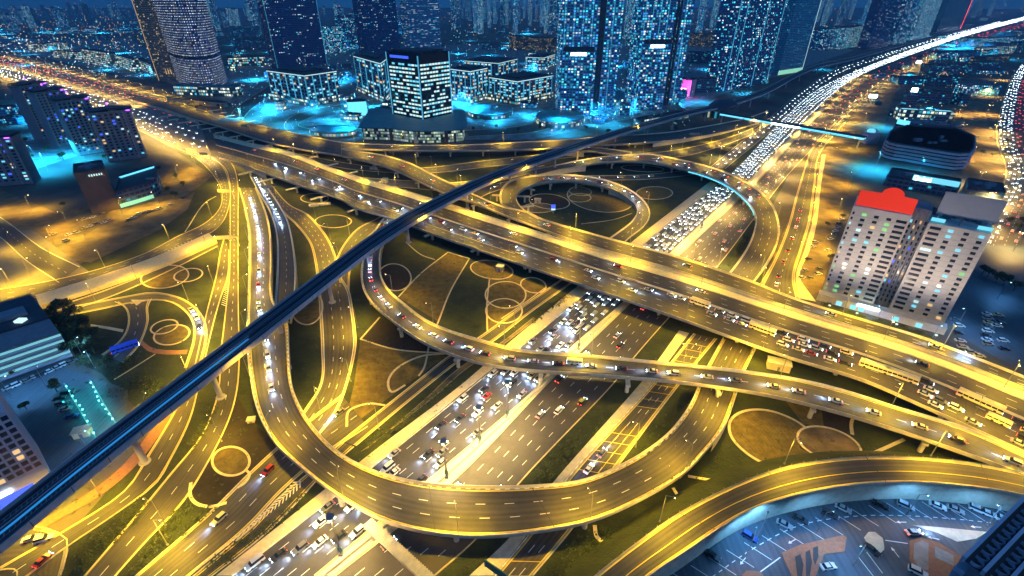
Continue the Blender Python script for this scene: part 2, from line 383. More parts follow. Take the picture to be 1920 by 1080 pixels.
sheet('car_park', [(1195, 1100), (1330, 1010), (1450, 968), (1573, 936), (1680, 934), (1780, 937), (1960, 975), (1960, 1200), (1195, 1200)], -.04, 'lot')
sheet('plaza', [(420, 190), (560, 232), (700, 262), (1000, 262), (1290, 200), (1350, 178), (1600, 95), (1500, 60), (1000, 80), (600, 90), (440, 120), (300, 150)], -.1, 'plaza')
sheet('plaza', [(0, 90), (270, 150), (300, 110), (240, 70), (100, 75), (0, 70)], -.12, 'plaza')
sheet('plaza', [(60, 320), (215, 268), (215, 240), (120, 235), (-60, 290), (-60, 330)], -.04, 'plaza')
sheet('pavement', [(-60, 440), (60, 430), (175, 515), (90, 548), (-60, 575)], -.02, 'asphalt_light')
# ================================================================ AT-GRADE ROADS
# the old road from the far left and the long motorway
ground_road('TL', [(-260, 40), (-120, 80), (0, 104), (120, 132), (240, 163), (327, 193), (365, 207)], [(-260, 95), (-120, 118), (0, 146), (130, 190), (272, 250), (325, 277), (400, 300)], .02, 8, shoulder=1, surf='asphalt_light')
SW = ground_road('SW', [(435, 1080), (715, 862), (973, 653), (1110, 540), (1207, 457), (1375, 322), (1432, 262), (1480, 210), (1530, 168), (1580, 143), (1655, 113), (1720, 89), (1815, 59), (1925, 30)],
    [(590, 1080), (807, 898), (953, 775), (1000, 733), (1063, 660), (1173, 563), (1262, 470), (1350, 388), (1400, 343), (1478, 262), (1538, 202), (1570, 170), (1612, 142), (1712, 102), (1815, 67), (1925, 37)], .06, 6)
SE = ground_road('SE', [(627, 1080), (840, 910), (1023, 722), (1083, 663), (1187, 563), (1280, 472), (1415, 345), (1490, 262), (1550, 202), (1583, 171), (1625, 142), (1722, 102), (1822, 68), (1930, 38)],
    [(815, 1080), (897, 1007), (968, 913), (1150, 720), (1187, 673), (1257, 593), (1345, 500), (1410, 415), (1480, 325), (1510, 293), (1570, 233), (1607, 197), (1655, 160), (1720, 125), (1785, 90), (1930, 48)], .06, 5)
ground_road('W2', [(1333, 312), (1425, 237), (1500, 172), (1570, 128), (1650, 103), (1720, 82), (1925, 26)], [(1360, 316), (1440, 250), (1520, 178), (1585, 136), (1660, 108), (1722, 86), (1925, 28)], .04, 2)
# median strip, west verge pavement, east pavement
def strip(name, L, Rr, z, mm, h=0): 
    r = Rib(L, Rr, z); k = MB(); r.surface(k, dz=h)
    if h: 
        s_ = side(r); 
        for P in (r.L, r.R):
            for a, b in zip(P, P[1:]): k.face([(a.x, a.y, z), (b.x, b.y, z), (b.x, b.y, z + h), (a.x, a.y, z + h)])
    k.build(name, M_[mm], kind='structure'); return r
MED = strip('median', [(593, 1080), (808, 899), (954, 776), (1001, 733), (1064, 660), (1174, 563), (1263, 470), (1351, 388), (1401, 343), (1479, 262), (1540, 202)], [(625, 1080), (839, 910), (1022, 722), (1082, 663), (1186, 563), (1279, 472), (1414, 345), (1489, 262), (1549, 202)], .04, 'kerb', .16)
strip('pavement', [(405, 1080), (687, 857), (867, 720), (950, 647), (1087, 533), (1187, 452), (1332, 340)], [(434, 1080), (714, 862), (885, 722), (972, 653), (1109, 540), (1206, 457), (1345, 346)], .04, 'kerb', .18)
strip('pavement', [(880, 1080), (957, 1007), (1037, 905), (1200, 720), (1233, 677), (1273, 620)], [(925, 1080), (985, 1007), (1057, 902), (1220, 723), (1250, 682), (1292, 625)], .04, 'conc', .16)
ground_road('S', [(926, 1080), (1000, 990), (1058, 902), (1221, 723), (1300, 625)], [(1000, 1080), (1073, 993), (1170, 860), (1270, 727), (1345, 635)], .05, 3)
ground_road('S2', [(1425, 532), (1450, 490), (1475, 430), (1493, 365), (1510, 310), (1522, 278), (1570, 225)], [(1500, 562), (1490, 522), (1503, 470), (1518, 420), (1528, 350), (1537, 290), (1590, 225)], .05, 2)
strip('pavement', [(1500, 560), (1492, 520), (1508, 470), (1522, 420), (1531, 350), (1541, 290)], [(1530, 566), (1500, 520), (1518, 470), (1531, 420), (1539, 350), (1548, 290)], .05, 'kerb', .15)
ground_road('N', [(640, 826), (783, 713), (840, 668), (893, 635), (980, 573), (1053, 523)], [(668, 836), (812, 716), (870, 672), (923, 642), (990, 590), (1078, 527)], .07, 1, 'y')
ground_road('N2', [(690, 840), (800, 745), (860, 690), (935, 645), (1000, 595)], [(676, 847), (806, 751), (872, 694), (941, 648), (1006, 598)], .02, 1, None, 'sand', 0)
ground_road('MR', [(247, 1085), (400, 953), (460, 893), (517, 840), (575, 790), (640, 740)], [(350, 1085), (470, 985), (520, 930), (575, 880), (622, 845), (690, 800)], .055, 3)
ground_road('MR2', [(355, 1085), (471, 988), (521, 933), (580, 885), (640, 828)], [(392, 1085), (500, 1000), (560, 940), (605, 890), (664, 838)], .05, 1, 'y', 'asphalt')
ground_road('IK', [(592, 520), (596, 545), (600, 605), (602, 650), (600, 720), (573, 765), (520, 838)], [(640, 520), (655, 545), (662, 580), (667, 617), (668, 650), (652, 720), (630, 775), (570, 850)], .06, 3, 'w')
ground_road('I', [(495, 345), (530, 398), (555, 422), (580, 455), (590, 492), (595, 535)], [(510, 348), (545, 385), (575, 400), (600, 425), (620, 455), (633, 490), (642, 530)], .07, 3, 'y')
ground_road('K', [(730, 395), (708, 409), (672, 427), (645, 457), (630, 487), (620, 530)], [(744, 398), (722, 418), (686, 450), (668, 477), (657, 510), (655, 545)], .05, 2, 'y')
ground_road('A', [(385, 287), (415, 310), (430, 350), (431, 400), (430, 510), (425, 560), (418, 620), (413, 660), (407, 740), (377, 817), (320, 887), (260, 960), (153, 1085)],
    [(430, 299), (440, 315), (447, 350), (447, 400), (447, 500), (448, 600), (450, 660), (445, 733), (430, 787), (393, 863), (340, 947), (277, 1013), (213, 1085)], .065, 2)
ground_road('C', [(300, 262), (345, 283), (372, 300), (397, 325), (415, 357), (410, 393), (380, 421), (333, 443), (267, 477), (183, 505), (90, 527), (-20, 545)], [(350, 281), (395, 296), (420, 312), (431, 340), (430, 385), (415, 420), (393, 438), (340, 462), (285, 487), (207, 511), (110, 548), (-20, 575)], .055, 3)
strip('pavement', [(393, 442), (300, 484), (200, 520), (70, 560)], [(408, 456), (306, 502), (200, 540), (78, 580)], .04, 'yellow' if 0 else 'kerb', 2.2)
ground_road('E0', [(400, 450), (310, 497), (205, 541), (80, 582)], [(409, 462), (318, 508), (212, 555), (85, 598)], .03, 1)
ground_road('E', [(420, 445), (413, 470), (404, 520), (387, 585), (375, 640), (360, 700), (335, 755), (310, 800), (277, 853), (233, 920), (133, 987), (0, 1063)], [(430, 470), (428, 520), (414, 560), (400, 610), (388, 660), (376, 710), (357, 787), (320, 863), (293, 907), (213, 967), (127, 1025), (40, 1090)], .06, 2)
ground_road('G', [(60, 592), (133, 575), (180, 566), (233, 556), (283, 548), (333, 556), (367, 576), (386, 605), (388, 640), (375, 690)], [(75, 606), (140, 590), (190, 580), (237, 570), (283, 563), (317, 566), (345, 583), (361, 608), (361, 640), (345, 690)], .055, 1)
ground_road('H', [(215, 566), (232, 575), (240, 594), (235, 623), (218, 645), (190, 665)], [(285, 560), (278, 575), (279, 600), (270, 630), (258, 652), (232, 680)], .045, 2, 'y')
strip('footpath', [(318, 740), (277, 815), (233, 870), (180, 915), (133, 945), (60, 985)], [(340, 745), (296, 820), (250, 878), (195, 925), (140, 958), (70, 998)], .03, 'brick', .1)
strip('footpath', [(265, 636), (285, 652), (320, 657), (352, 656)], [(260, 643), (283, 661), (320, 665), (350, 664)], .03, 'brick', .06)
strip('footpath', [(170, 608), (200, 612), (232, 618)], [(170, 612), (200, 617), (230, 623)], .03, 'kerb', .06)
ground_road('LL', [(-40, 1000), (60, 985), (128, 1012), (125, 1045), (112, 1090)], [(-40, 1090), (0, 1070), (30, 1070), (30, 1080), (40, 1092)], .035, 1, None)
ground_road('XL', [(-40, 380), (20, 420), (80, 465), (150, 500)], [(-40, 420), (0, 445), (50, 490), (110, 530)], .03, 2, 'w')
# ground level roads seen below the flyovers
ground_road('G1', [(560, 288), (640, 304), (720, 314), (800, 314), (900, 302), (1000, 291), (1110, 281)], [(560, 297), (640, 315), (720, 323), (800, 325), (900, 315), (1000, 303), (1110, 291)], .04, 2)
ground_road('G2', [(640, 330), (760, 338), (850, 342), (905, 335), (960, 322), (1020, 310)], [(640, 342), (760, 352), (850, 358), (912, 346), (975, 330), (1030, 316)], .05, 2, surf='asphalt_light')
ground_road('G3', [(870, 372), (905, 351), (965, 338), (1050, 331), (1120, 329), (1200, 328), (1290, 318), (1330, 312)], [(888, 378), (922, 361), (975, 347), (1055, 340), (1120, 338), (1200, 337), (1290, 329), (1350, 318)], .03, 1)
ground_road('G4', [(1175, 290), (1260, 282), (1340, 265), (1400, 245), (1440, 225)], [(1180, 299), (1270, 295), (1350, 275), (1410, 252), (1450, 228)], .03, 2)
# far right road with the queues
ground_road('FR', [(1795, 460), (1885, 330), (1868, 260), (1880, 190), (1900, 140), (1925, 110)], [(1930, 460), (1960, 330), (1935, 260), (1930, 190), (1940, 140), (1955, 110)], .02, 6)
ground_road('CT', [(440, 250), (430, 225), (445, 200), (490, 170), (520, 150)], [(450, 262), (452, 232), (468, 208), (510, 178), (535, 155)], .02, 2)
ground_road('CT2', [(690, 240), (620, 245), (560, 235), (600, 215), (720, 195)], [(690, 250), (620, 256), (540, 246), (560, 212), (700, 186)], .02, 2)
ground_road('CT3', [(870, 245), (980, 235), (1040, 200), (1080, 175)], [(880, 256), (1010, 246), (1075, 208), (1110, 180)], .02, 2)
# ================================================================ ELEVATED ROADS
F1 = deck('F1', 'flyover', [(245, 166, 0.4), (315, 184, 2.5), (365, 203, 5), (445, 225, 7), (497, 238, 7), (575, 255, 7), (640, 268, 7)], [(240, 187, .4), (290, 200, 2.5), (365, 224, 5), (415, 239, 7), (505, 268, 7), (567, 281, 7), (640, 292, 7)], 7, 'long flyover with yellow-lit parapets curving in from the far left behind the wide overpass', 'flyover', 4, par=(1, 1), skirt=True)
F1a = deck('F1a', 'flyover', [(641, 268), (700, 271), (800, 273), (880, 272), (1000, 266), (1040, 264), (1120, 258), (1250, 249, 4), (1320, 238, 2), (1400, 222, .3), (1440, 208, .2)], [(641, 279), (690, 281), (790, 283), (890, 283), (990, 281), (1040, 278), (1150, 272), (1260, 264, 4), (1340, 252, 2), (1400, 238, .3), (1445, 222, .2)], 7, 'straight flyover branch running level in front of the glass podium office', 'flyover', 2, edge='w', skirt=True)
UP = deck('UP', 'flyover', [(641, 280), (715, 291), (765, 305), (815, 330), (860, 352), (890, 366), (942, 388), (990, 399), (1015, 411), (1120, 442), (1273, 483), (1400, 525), (1493, 562), (1707, 627), (1735, 636), (1920, 708), (2120, 786)],
    [(641, 293), (690, 304), (735, 318), (790, 343), (847, 369), (885, 380), (935, 400), (990, 421), (1060, 447), (1120, 466), (1277, 511), (1490, 581), (1732, 656), (1918, 729), (2110, 806)], 7, 'flyover curving down from the left to run along the upper side of the wide overpass', 'flyover', 3, edge='y', pier_step=38)
DM = deck('DM', 'overpass', [(400, 252, .3), (465, 268, 2.5), (540, 284, 5), (640, 322, 7), (825, 378), (857, 388), (900, 402), (1000, 433), (1120, 471), (1280, 516), (1493, 585), (1735, 660), (1920, 733), (2110, 810)],
    [(412, 297, .3), (445, 306, 2.5), (490, 323, 5), (565, 350, 7), (640, 375), (665, 390), (747, 415), (803, 437), (1257, 593), (1464, 667), (1622, 716), (1712, 755), (1802, 796), (1920, 850), (2100, 935)], 7, 'wide multi-lane overpass crossing the motorway from upper left to lower right', 'overpass', 8, edge='y', inset=3, skirt=True, pier_step=40)
L2 = deck('L2', 'loop_ramp', [(938, 380), (937, 366), (944, 350), (965, 337), (1015, 329), (1060, 328), (1120, 335, 6), (1170, 351, 4.5), (1207, 377, 2.5), (1219, 402, 1), (1207, 425, .3), (1180, 447, .1), (1168, 458, .1)],
    [(1010, 411), (990, 400), (973, 384), (970, 365), (1002, 347), (1060, 340), (1115, 347, 6), (1150, 357, 4.5), (1182, 378, 2.5), (1194, 395, 1), (1185, 415, .3), (1152, 441, .1), (1135, 453, .1)], 7, 'small loop ramp circling the brown garden beds beyond the overpass', 'ramp', 2, edge='w', pier_step=26, skirt=True, inset=1.6)
F2 = deck('F2', 'curved_flyover', [(985, 321, .5), (1050, 309, 3), (1100, 299, 5), (1150, 293, 7), (1217, 290), (1275, 300), (1325, 312), (1375, 330), (1412, 350), (1445, 380), (1460, 417, 6), (1460, 450, 5), (1447, 480, 3), (1425, 515, 1), (1405, 540, .2)],
    [(1000, 331, .5), (1042, 321, 3), (1090, 312, 5), (1125, 306, 7), (1175, 304), (1225, 307), (1275, 317), (1317, 328), (1362, 347), (1400, 377), (1416, 405, 6), (1414, 430, 5), (1402, 462, 3), (1377, 500, 1), (1350, 530, .2)], 7, 'curved flyover sweeping over the motorway beyond the overpass with a cyan-lit inner wall', 'flyover', 3, edge='w', skirt=True)
F2c = deck('F2c', 'slip_ramp', [(1060, 282, 2), (1075, 279, 4), (1110, 277, 6), (1150, 281, 7), (1185, 286, 7)], [(1060, 288, 2), (1075, 286, 4), (1110, 285, 6), (1145, 290, 7), (1170, 293, 7)], 7, 'short slip ramp joining the curved flyover below the metro line', 'ramp', 1, edge=None, piers=False, skirt=True)
J = deck('J', 'ramp_bridge', [(725, 402, .3), (708, 425, .6), (692, 455, 2), (681, 485, 3.5), (677, 525, 5), (685, 552, 6), (702, 575, 7), (735, 603), (787, 640), (840, 664), (907, 684), (973, 694), (1107, 704), (1280, 719), (1440, 743), (1560, 772), (1680, 808), (1780, 842), (1880, 878), (2000, 930)],
    [(750, 408, .3), (731, 432, .6), (718, 460, 2), (713, 490, 3.5), (716, 520, 5), (730, 545, 6), (760, 572, 7), (797, 600), (840, 620), (920, 644), (973, 657), (1107, 668), (1280, 685), (1400, 698), (1493, 712), (1580, 733), (1680, 765), (1813, 806), (1920, 855), (2050, 912)], 7, 'curved ramp bridge carrying a queue of cars between the overpass and the big loop', 'ramp', 2, edge='y', skirt=True, pier_step=36)
U = deck('U', 'loop_bridge', [(447, 352, .2), (460, 400, 1), (466, 440, 2), (467, 493, 3.5), (465, 560, 5), (463, 640, 6), (468, 700, 7), (482, 770), (515, 832), (567, 881), (635, 932), (720, 978), (807, 1001), (907, 1008), (1007, 999), (1107, 979), (1190, 944), (1280, 891), (1325, 845, 5.5), (1357, 803, 4), (1378, 750, 2), (1395, 700, .6), (1420, 650, .2)],
    [(480, 352, .2), (500, 400, 1), (508, 440, 2), (510, 493, 3.5), (511, 560, 5), (538, 600, 6), (543, 660, 7), (549, 725), (573, 780), (630, 845), (700, 883), (790, 906), (907, 914), (1000, 912), (1090, 902), (1180, 865), (1245, 820), (1280, 780, 5.5), (1298, 750, 4), (1312, 715, 2), (1330, 680, .6), (1355, 635, .2)], 7, 'great U-shaped loop bridge curving over the motorway in the foreground', 'ramp', 3, edge='y', skirt=True, pier_step=38, inset=2.6)
UB = deck('UB', 'ramp_bridge', [(468, 330, .2), (487, 365, 1), (505, 395, 2), (518, 440, 3), (520, 490, 4), (518, 540, 5), (514, 585, 6)], [(490, 335, .2), (520, 378, 1), (540, 415, 2), (550, 460, 3), (555, 510, 4), (553, 560, 5), (547, 605, 6)], 6, 'ramp with white-lit traffic beside the big loop, splitting from it at a narrow gap', 'ramp', 2, edge='w', skirt=True, piers=False)
Q = deck('Q', 'embanked_road', [(1000, 1180), (1107, 1085), (1200, 1012), (1280, 957), (1430, 887), (1533, 863), (1663, 855), (1813, 866), (1920, 887), (2050, 925)], [(1120, 1180), (1215, 1085), (1280, 1040), (1413, 957), (1547, 920), (1680, 907), (1790, 912), (1913, 930), (2050, 970)], 7.5, 'raised road curving above the blue car park at bottom right', 'road', 1, edge='y', piers=False, par=(0, 1), surf='asphalt')
m = MB(); Q.line(m, .56, .26, .014); m.build('centre_line', M_['yellow'], bpy.data.objects['embanked_road'])
# retaining wall towards the car park, embankment and guard rail towards the gardens
m = MB()
for a, b in zip(Q.R, Q.R[1:]): m.face([(a.x, a.y, -.05), (b.x, b.y, -.05), (b.x, b.y, a.z - .5), (a.x, a.y, a.z - .5)])
m.build('retaining_wall', M_['conc'], bpy.data.objects['embanked_road'])
m = MB(); sg = -side(Q)
sweep(m, Q.L, [(.3, 7.4 - 7.5), (-9, -7.55), (-9, -8), (.3, -8)], sg); m.build('embankment', M_['grass'], kind='structure')
m = MB(); sweep(m, Q.L, [(.6, .55), (.6, .85), (.7, .85), (.7, .55)], sg)
for i in range(0, Q.n): p = Q.L[i]; m.cyl((p.x, p.y, p.z), (p.x, p.y, p.z + .8), .07, n=4)
m.build('guard_rail', M_['steel'], bpy.data.objects['embanked_road'])
# wall bays and cyan light strip under the curved flyover
m = MB(); P = F2.R[int(F2.n * .42):int(F2.n * .72)]; sweep(m, P, [(-.05, -1.25), (-.05, -.2), (-.12, -.2), (-.12, -1.25)], side(F2)); m.build('light_strip', M_['cyan_sign'], bpy.data.objects['curved_flyover'])
# bright divider and barrier on the overpass
def ridge(r, t, wid, h, m_, par, name, d0=0, d1=None):
    m = MB(); d1 = d1 or r.len; pts = []
    d = d0
    while d <= d1: pts.append(r.p(d, t)[0]); d += 5
    sweep(m, pts, [(-wid / 2, 0), (-wid / 2 * .5, h), (wid / 2 * .5, h), (wid / 2, 0)]); m.build(name, M_[m_], par)
ov = bpy.data.objects['overpass']
k = MB()
for i in range(DM.n - 1):
    pass
DM.surface(k, .0, .17, .03); k.build('median_strip', M_['kerb'], ov)
ridge(DM, .5, .7, .9, 'conc', ov, 'divider'); ridge(DM, .02, .6, 1.0, 'conc', ov, 'divider'); ridge(DM, .17, .4, .35, 'conc', ov, 'divider')
ridge(DM, .78, .3, .12, 'kerb', ov, 'rumble_line', 0, DM.len * .62)
ridge(MED, .5, .7, 1.0, 'conc', None, 'barrier'); tag(bpy.data.objects['barrier'], 'long concrete safety barrier along the middle of the motorway', 'barrier')
# chequered kerbs (black and white blocks) along the loop and the motorway
def cheq(r, t, par, off=0, d0=0, d1=None, wid=.32):
    m = MB(); d = d0; d1 = d1 or r.len
    while d < d1:
        (p, u), (q, v) = r.p(d, t, .02), r.p(d + 1.6, t, .02); nn = Vector((-u.y, u.x, 0)) * wid / 2
        for z in (0,): m.face([p - nn + Vector((0, 0, .14)), q - nn + Vector((0, 0, .14)), q + nn + Vector((0, 0, .14)), p + nn + Vector((0, 0, .14))])
        d += 3.2
    m.build('kerb_blocks', M_['white'], par, **({} if par else {'kind': 'structure'}))
cheq(U, .045, bpy.data.objects['loop_bridge']); cheq(U, .955, bpy.data.objects['loop_bridge']); cheq(DM, .97, ov); cheq(SW, .01, None); cheq(ROADS['S'], .03, None); cheq(J, .07, bpy.data.objects['ramp_bridge'])
# ================================================================ METRO VIADUCT
mv = empty('metro_viaduct'); tag(mv, 'dark elevated metro viaduct slicing diagonally across the whole interchange', 'viaduct')
ZM = 15.5
ML = [(-120, 1052), (0, 965), (120, 872), (240, 782), (360, 693), (480, 604), (560, 544), (640, 484), (700, 440), (760, 403), (830, 367), (900, 335), (980, 303), (1060, 276), (1140, 250), (1220, 227), (1300, 206), (1370, 190), (1430, 168), (1490, 138), (1530, 122), (1600, 107), (1700, 80), (1810, 52), (1925, 24)]
MR_ = [(-120, 1125), (0, 1032), (120, 932), (240, 834), (360, 738), (480, 643), (560, 580), (640, 516), (700, 470), (760, 429), (830, 388), (900, 352), (980, 318), (1060, 289), (1140, 261), (1220, 236), (1300, 214), (1375, 197), (1440, 174), (1495, 144), (1535, 127), (1603, 111), (1702, 83), (1812, 55), (1925, 26)]
V = Rib(ML, MR_, ZM); ROADS['V'] = V; sg = side(V)
m = MB(); V.surface(m, .06, .94); m.build('track_bed', M_['metro_top'], mv)
m = MB()
for P, g in ((V.L, -sg), (V.R, sg)): sweep(m, P, [(0, -1.2), (0, 1.15), (.35, 1.15), (.45, 0), (.45, -.2)], g)
m.build('parapet', M_['metro_side'], mv)
m = MB()
for i in range(V.n - 1):
    def rg(l, r_): return [l + Vector((0, 0, -1.2)), l.lerp(r_, .25) + Vector((0, 0, -2.8)), r_.lerp(l, .25) + Vector((0, 0, -2.8)), r_ + Vector((0, 0, -1.2))]
    A, B = rg(V.L[i], V.R[i]), rg(V.L[i + 1], V.R[i + 1])
    for j in range(3): m.face([A[j], A[j + 1], B[j + 1], B[j]])
m.build('girder', M_['metro_side'], mv)
for t in (.22, .34, .62, .74):
    m = MB(); pts = [l.lerp(r_, t) for l, r_ in zip(V.L, V.R)]; sweep(m, pts, [(-.09, 0), (-.09, .3), (.09, .3), (.09, 0)]); m.build('rail', M_['rail'], mv)
for t, mm, hh, ww in ((.48, 'metro_top', .7, .5), (.12, 'metro_top', .5, .4), (.86, 'metro_top', .5, .4)):
    m = MB(); pts = [l.lerp(r_, t) for l, r_ in zip(V.L, V.R)]; sweep(m, pts, [(-ww, 0), (-ww, hh), (ww, hh), (ww, 0)]); m.build('walkway', M_[mm], mv)
m = MB(); k = [i for i in range(V.n) if V.L[i].y < 185]; pts = [V.L[i].lerp(V.R[i], .57) for i in k]; sweep(m, pts, [(-.4, .1), (-.4, .32), (.4, .32), (.4, .1)]); m.build('lit_rail', M_['blue_led'], mv)
m = MB(); pts = [V.L[i].lerp(V.R[i], .50) for i in k]; sweep(m, pts, [(-.1, .7), (-.1, .95), (.1, .95), (.1, .7)]); m.build('cable_tray', M_['lilac'], mv)
def mpier(px, py, parent):
    g = at(px, py, 0); d = min(range(V.n), key=lambda i: ((V.L[i] + V.R[i]) / 2 - Vector((g.x, g.y, ZM))).length)
    c = (V.L[d] + V.R[d]) / 2; u = (V.R[d] - V.L[d]).normalized()
    m = MB(); m.cyl((c.x, c.y, 0), (c.x, c.y, ZM - 4.2), 1.1, .95, n=18); m.cyl((c.x, c.y, 0), (c.x, c.y, .5), 1.9, n=18)
    m.cyl((c.x, c.y, ZM - 4.2), (c.x, c.y, ZM - 2.85), .95, 2.2, n=18)
    m.build('pier', M_['metro_side'], parent)
m = MB(); d = 2
while d < 420:
    (p, u), (q, _) = V.p(d, .2, .02), V.p(d, .36, .02); (p2, _), (q2, _) = V.p(d, .6, .02), V.p(d, .76, .02)
    for s_, e_ in ((p, q), (p2, q2)): m.face([s_ - u * .14 + Vector((0, 0, .1)), e_ - u * .14 + Vector((0, 0, .1)), e_ + u * .14 + Vector((0, 0, .1)), s_ + u * .14 + Vector((0, 0, .1))])
    d += 1.4
m.build('sleepers', M_['concd'], mv, kind='stuff')
m = MB(); d = 10
while d < V.len * .5:
    for t in (-.004, 1.004):
        p, u = V.p(d, t); m.face([p - u * .12 + Vector((0, 0, 1.17)), p + u * .12 + Vector((0, 0, 1.17)), p + u * .12 + Vector((0, 0, -1.2)), p - u * .12 + Vector((0, 0, -1.2))])
    d += 12
m.build('segment_joints', M_['black'], mv, kind='stuff')
d = 12
for (px, py) in [(-40, 1090), (308, 882), (460, 755), (585, 655), (668, 578), (735, 512), (800, 460), (880, 392), (940, 348), (990, 330), (1040, 320), (1088, 305), (1170, 280), (1210, 258), (1268, 245), (1330, 228), (1400, 200), (1440, 185), (1470, 165), (1500, 152), (1530, 138), (1560, 128), (1590, 120), (1620, 112), (1650, 104), (1690, 93), (1740, 80), (1790, 68)]:
    mpier(px, py, mv)
# gardens: rings, beds and planted panels
def ellipse(cx, cy, rx, ry, rot=0, fill='dry', ring=True, n=40, z=.02, wid=.8, a0=0, a1=360):
    pts = []
    for i in range(n + 1):
        t = R(a0 + (a1 - a0) * i / n); x, y = rx * math.cos(t), ry * math.sin(t); c, s = math.cos(R(rot)), math.sin(R(rot))
        pts.append(at(cx + x * c - y * s, cy + x * s + y * c, z))
    if fill: sheet('planting_bed', pts[:-1], z, fill, raw=True)
    if ring:
        m = MB(); sweep(m, pts, [(-wid / 2, 0), (-wid / 2, .18), (wid / 2, .18), (wid / 2, 0)]); m.build('garden_kerb', M_['kerb'], kind='structure')
def kline(pts, wid=.6, z=.02):
    P = spline([at(x, y, z) for x, y in pts], 6); m = MB(); sweep(m, P, [(-wid / 2, 0), (-wid / 2, .16), (wid / 2, .16), (wid / 2, 0)]); m.build('garden_kerb', M_['kerb'], kind='structure')
EL = [(309, 519, 45, 21, -8, 'dry'), (353, 516, 27, 12, -10, None), (308, 613, 26, 12, -15, None), (322, 628, 34, 18, -12, 'dry'), (433, 865, 35, 27, 0, 'dry'), (740, 520, 31, 25, 10, 'dirt'), (575, 575, 30, 34, 0, 'dry'),
      (948, 553, 38, 25, 0, 'dry'), (945, 583, 34, 23, 0, 'dry'), (1000, 535, 24, 14, 10, None), (922, 506, 40, 17, 8, 'dry'), (1088, 359, 21, 8, 5, None), (1087, 371, 21, 8, 0, None), (1227, 362, 34, 12, 0, 'dry'), (1125, 372, 62, 25, 8, 'dry'), (1205, 316, 40, 6, 3, 'dirt'),
      (625, 415, 34, 12, 0, None), (590, 372, 26, 9, 0, None), (1030, 378, 38, 14, 6, 'dirt'), (1010, 390, 30, 9, 0, 'sand')]
for i, (cx, cy, rx, ry, rot, fl) in enumerate(EL): ellipse(cx, cy, rx, ry, rot, fl, z=.01 + i * .006)
TD = [(1455, 882), (1400, 850), (1372, 820), (1368, 792), (1385, 775), (1415, 768), (1450, 772), (1490, 788), (1508, 800), (1495, 815), (1500, 840), (1540, 862)]
sheet('planting_bed', [(1440, 890)] + TD + [(1530, 880)], .02, 'dry'); kline(TD[:9] + [(1512, 803)], 1.0)
ellipse(1555, 833, 62, 29, 18, 'sand', z=.05)
sheet('planting_bed', [(1470, 748), (1505, 795), (1545, 800), (1540, 762)], .02, 'dry')
sheet('planting_bed', [(1540, 766), (1545, 801), (1590, 813), (1598, 776)], .03, 'dirt')
kline([(1598, 815), (1596, 795), (1600, 782)], 1.2); kline([(1625, 855), (1660, 840), (1695, 824)], 1.2); kline([(1290, 893), (1340, 901), (1390, 903)], 1.0)
kline([(1115, 985), (1120, 1008), (1145, 1020), (1175, 1015), (1190, 1000), (1190, 985), (1235, 988)], 1.2); kline([(1262, 915), (1272, 935), (1262, 960), (1245, 975)], 1.0)
sheet('planting_bed', [(840, 473), (880, 485), (845, 545), (822, 603), (747, 557), (790, 512)], .03, 'dry'); kline([(840, 473), (790, 512), (747, 557)], .8); kline([(880, 485), (845, 545), (822, 603), (818, 612)], .8); kline([(840, 473), (880, 485)], .8)
sheet('planting_bed', [(915, 523), (950, 510), (1022, 540), (965, 585), (912, 622)], .015, 'dry'); kline([(918, 523), (913, 570), (914, 622)], .8); kline([(1022, 540), (995, 560), (940, 598)], .5)
sheet('planting_bed', [(676, 636), (750, 658), (800, 662), (838, 668), (760, 722), (642, 812), (664, 720)], .03, 'dry'); kline([(760, 722), (735, 735), (728, 715), (745, 690), (790, 668), (838, 663)], 1.0); kline([(712, 595), (676, 636)], .8); kline([(804, 650), (795, 690), (785, 705)], .8); kline([(650, 800), (655, 770), (690, 757), (722, 760)], .9)
sheet('planting_bed', [(714, 597), (800, 650), (800, 660), (740, 655), (680, 638)], .02, 'dirt'); kline([(676, 636), (740, 655), (838, 663)], .8)
kline([(762, 455), (790, 478), (815, 487)], .8)
sheet('planting_bed', [(443, 740), (475, 795), (535, 845), (460, 905), (420, 945), (375, 948), (358, 920), (390, 860), (425, 790)], .02, 'dirt'); ellipse(433, 865, 35, 27, 0, 'dry', z=.04)
kline([(358, 905), (357, 930), (370, 945), (395, 950), (425, 943)], 1.0); kline([(460, 880), (468, 890), (460, 905), (445, 915)], .8)
sheet('planting_bed', [(385, 380), (405, 365), (415, 372), (405, 400), (375, 425), (335, 435), (350, 415)], .02, 'grass'); kline([(347, 435), (385, 380), (405, 368)], .6); kline([(1090, 420), (1150, 412), (1185, 400)], .5)
kline([(214, 712), (250, 690), (291, 664)], .5); sheet('planting_bed', [(245, 570), (285, 562), (283, 552), (245, 560)], .05, 'kerb')
sheet('planting_bed', [(245, 562), (272, 562), (256, 573)], .07, 'kerb')

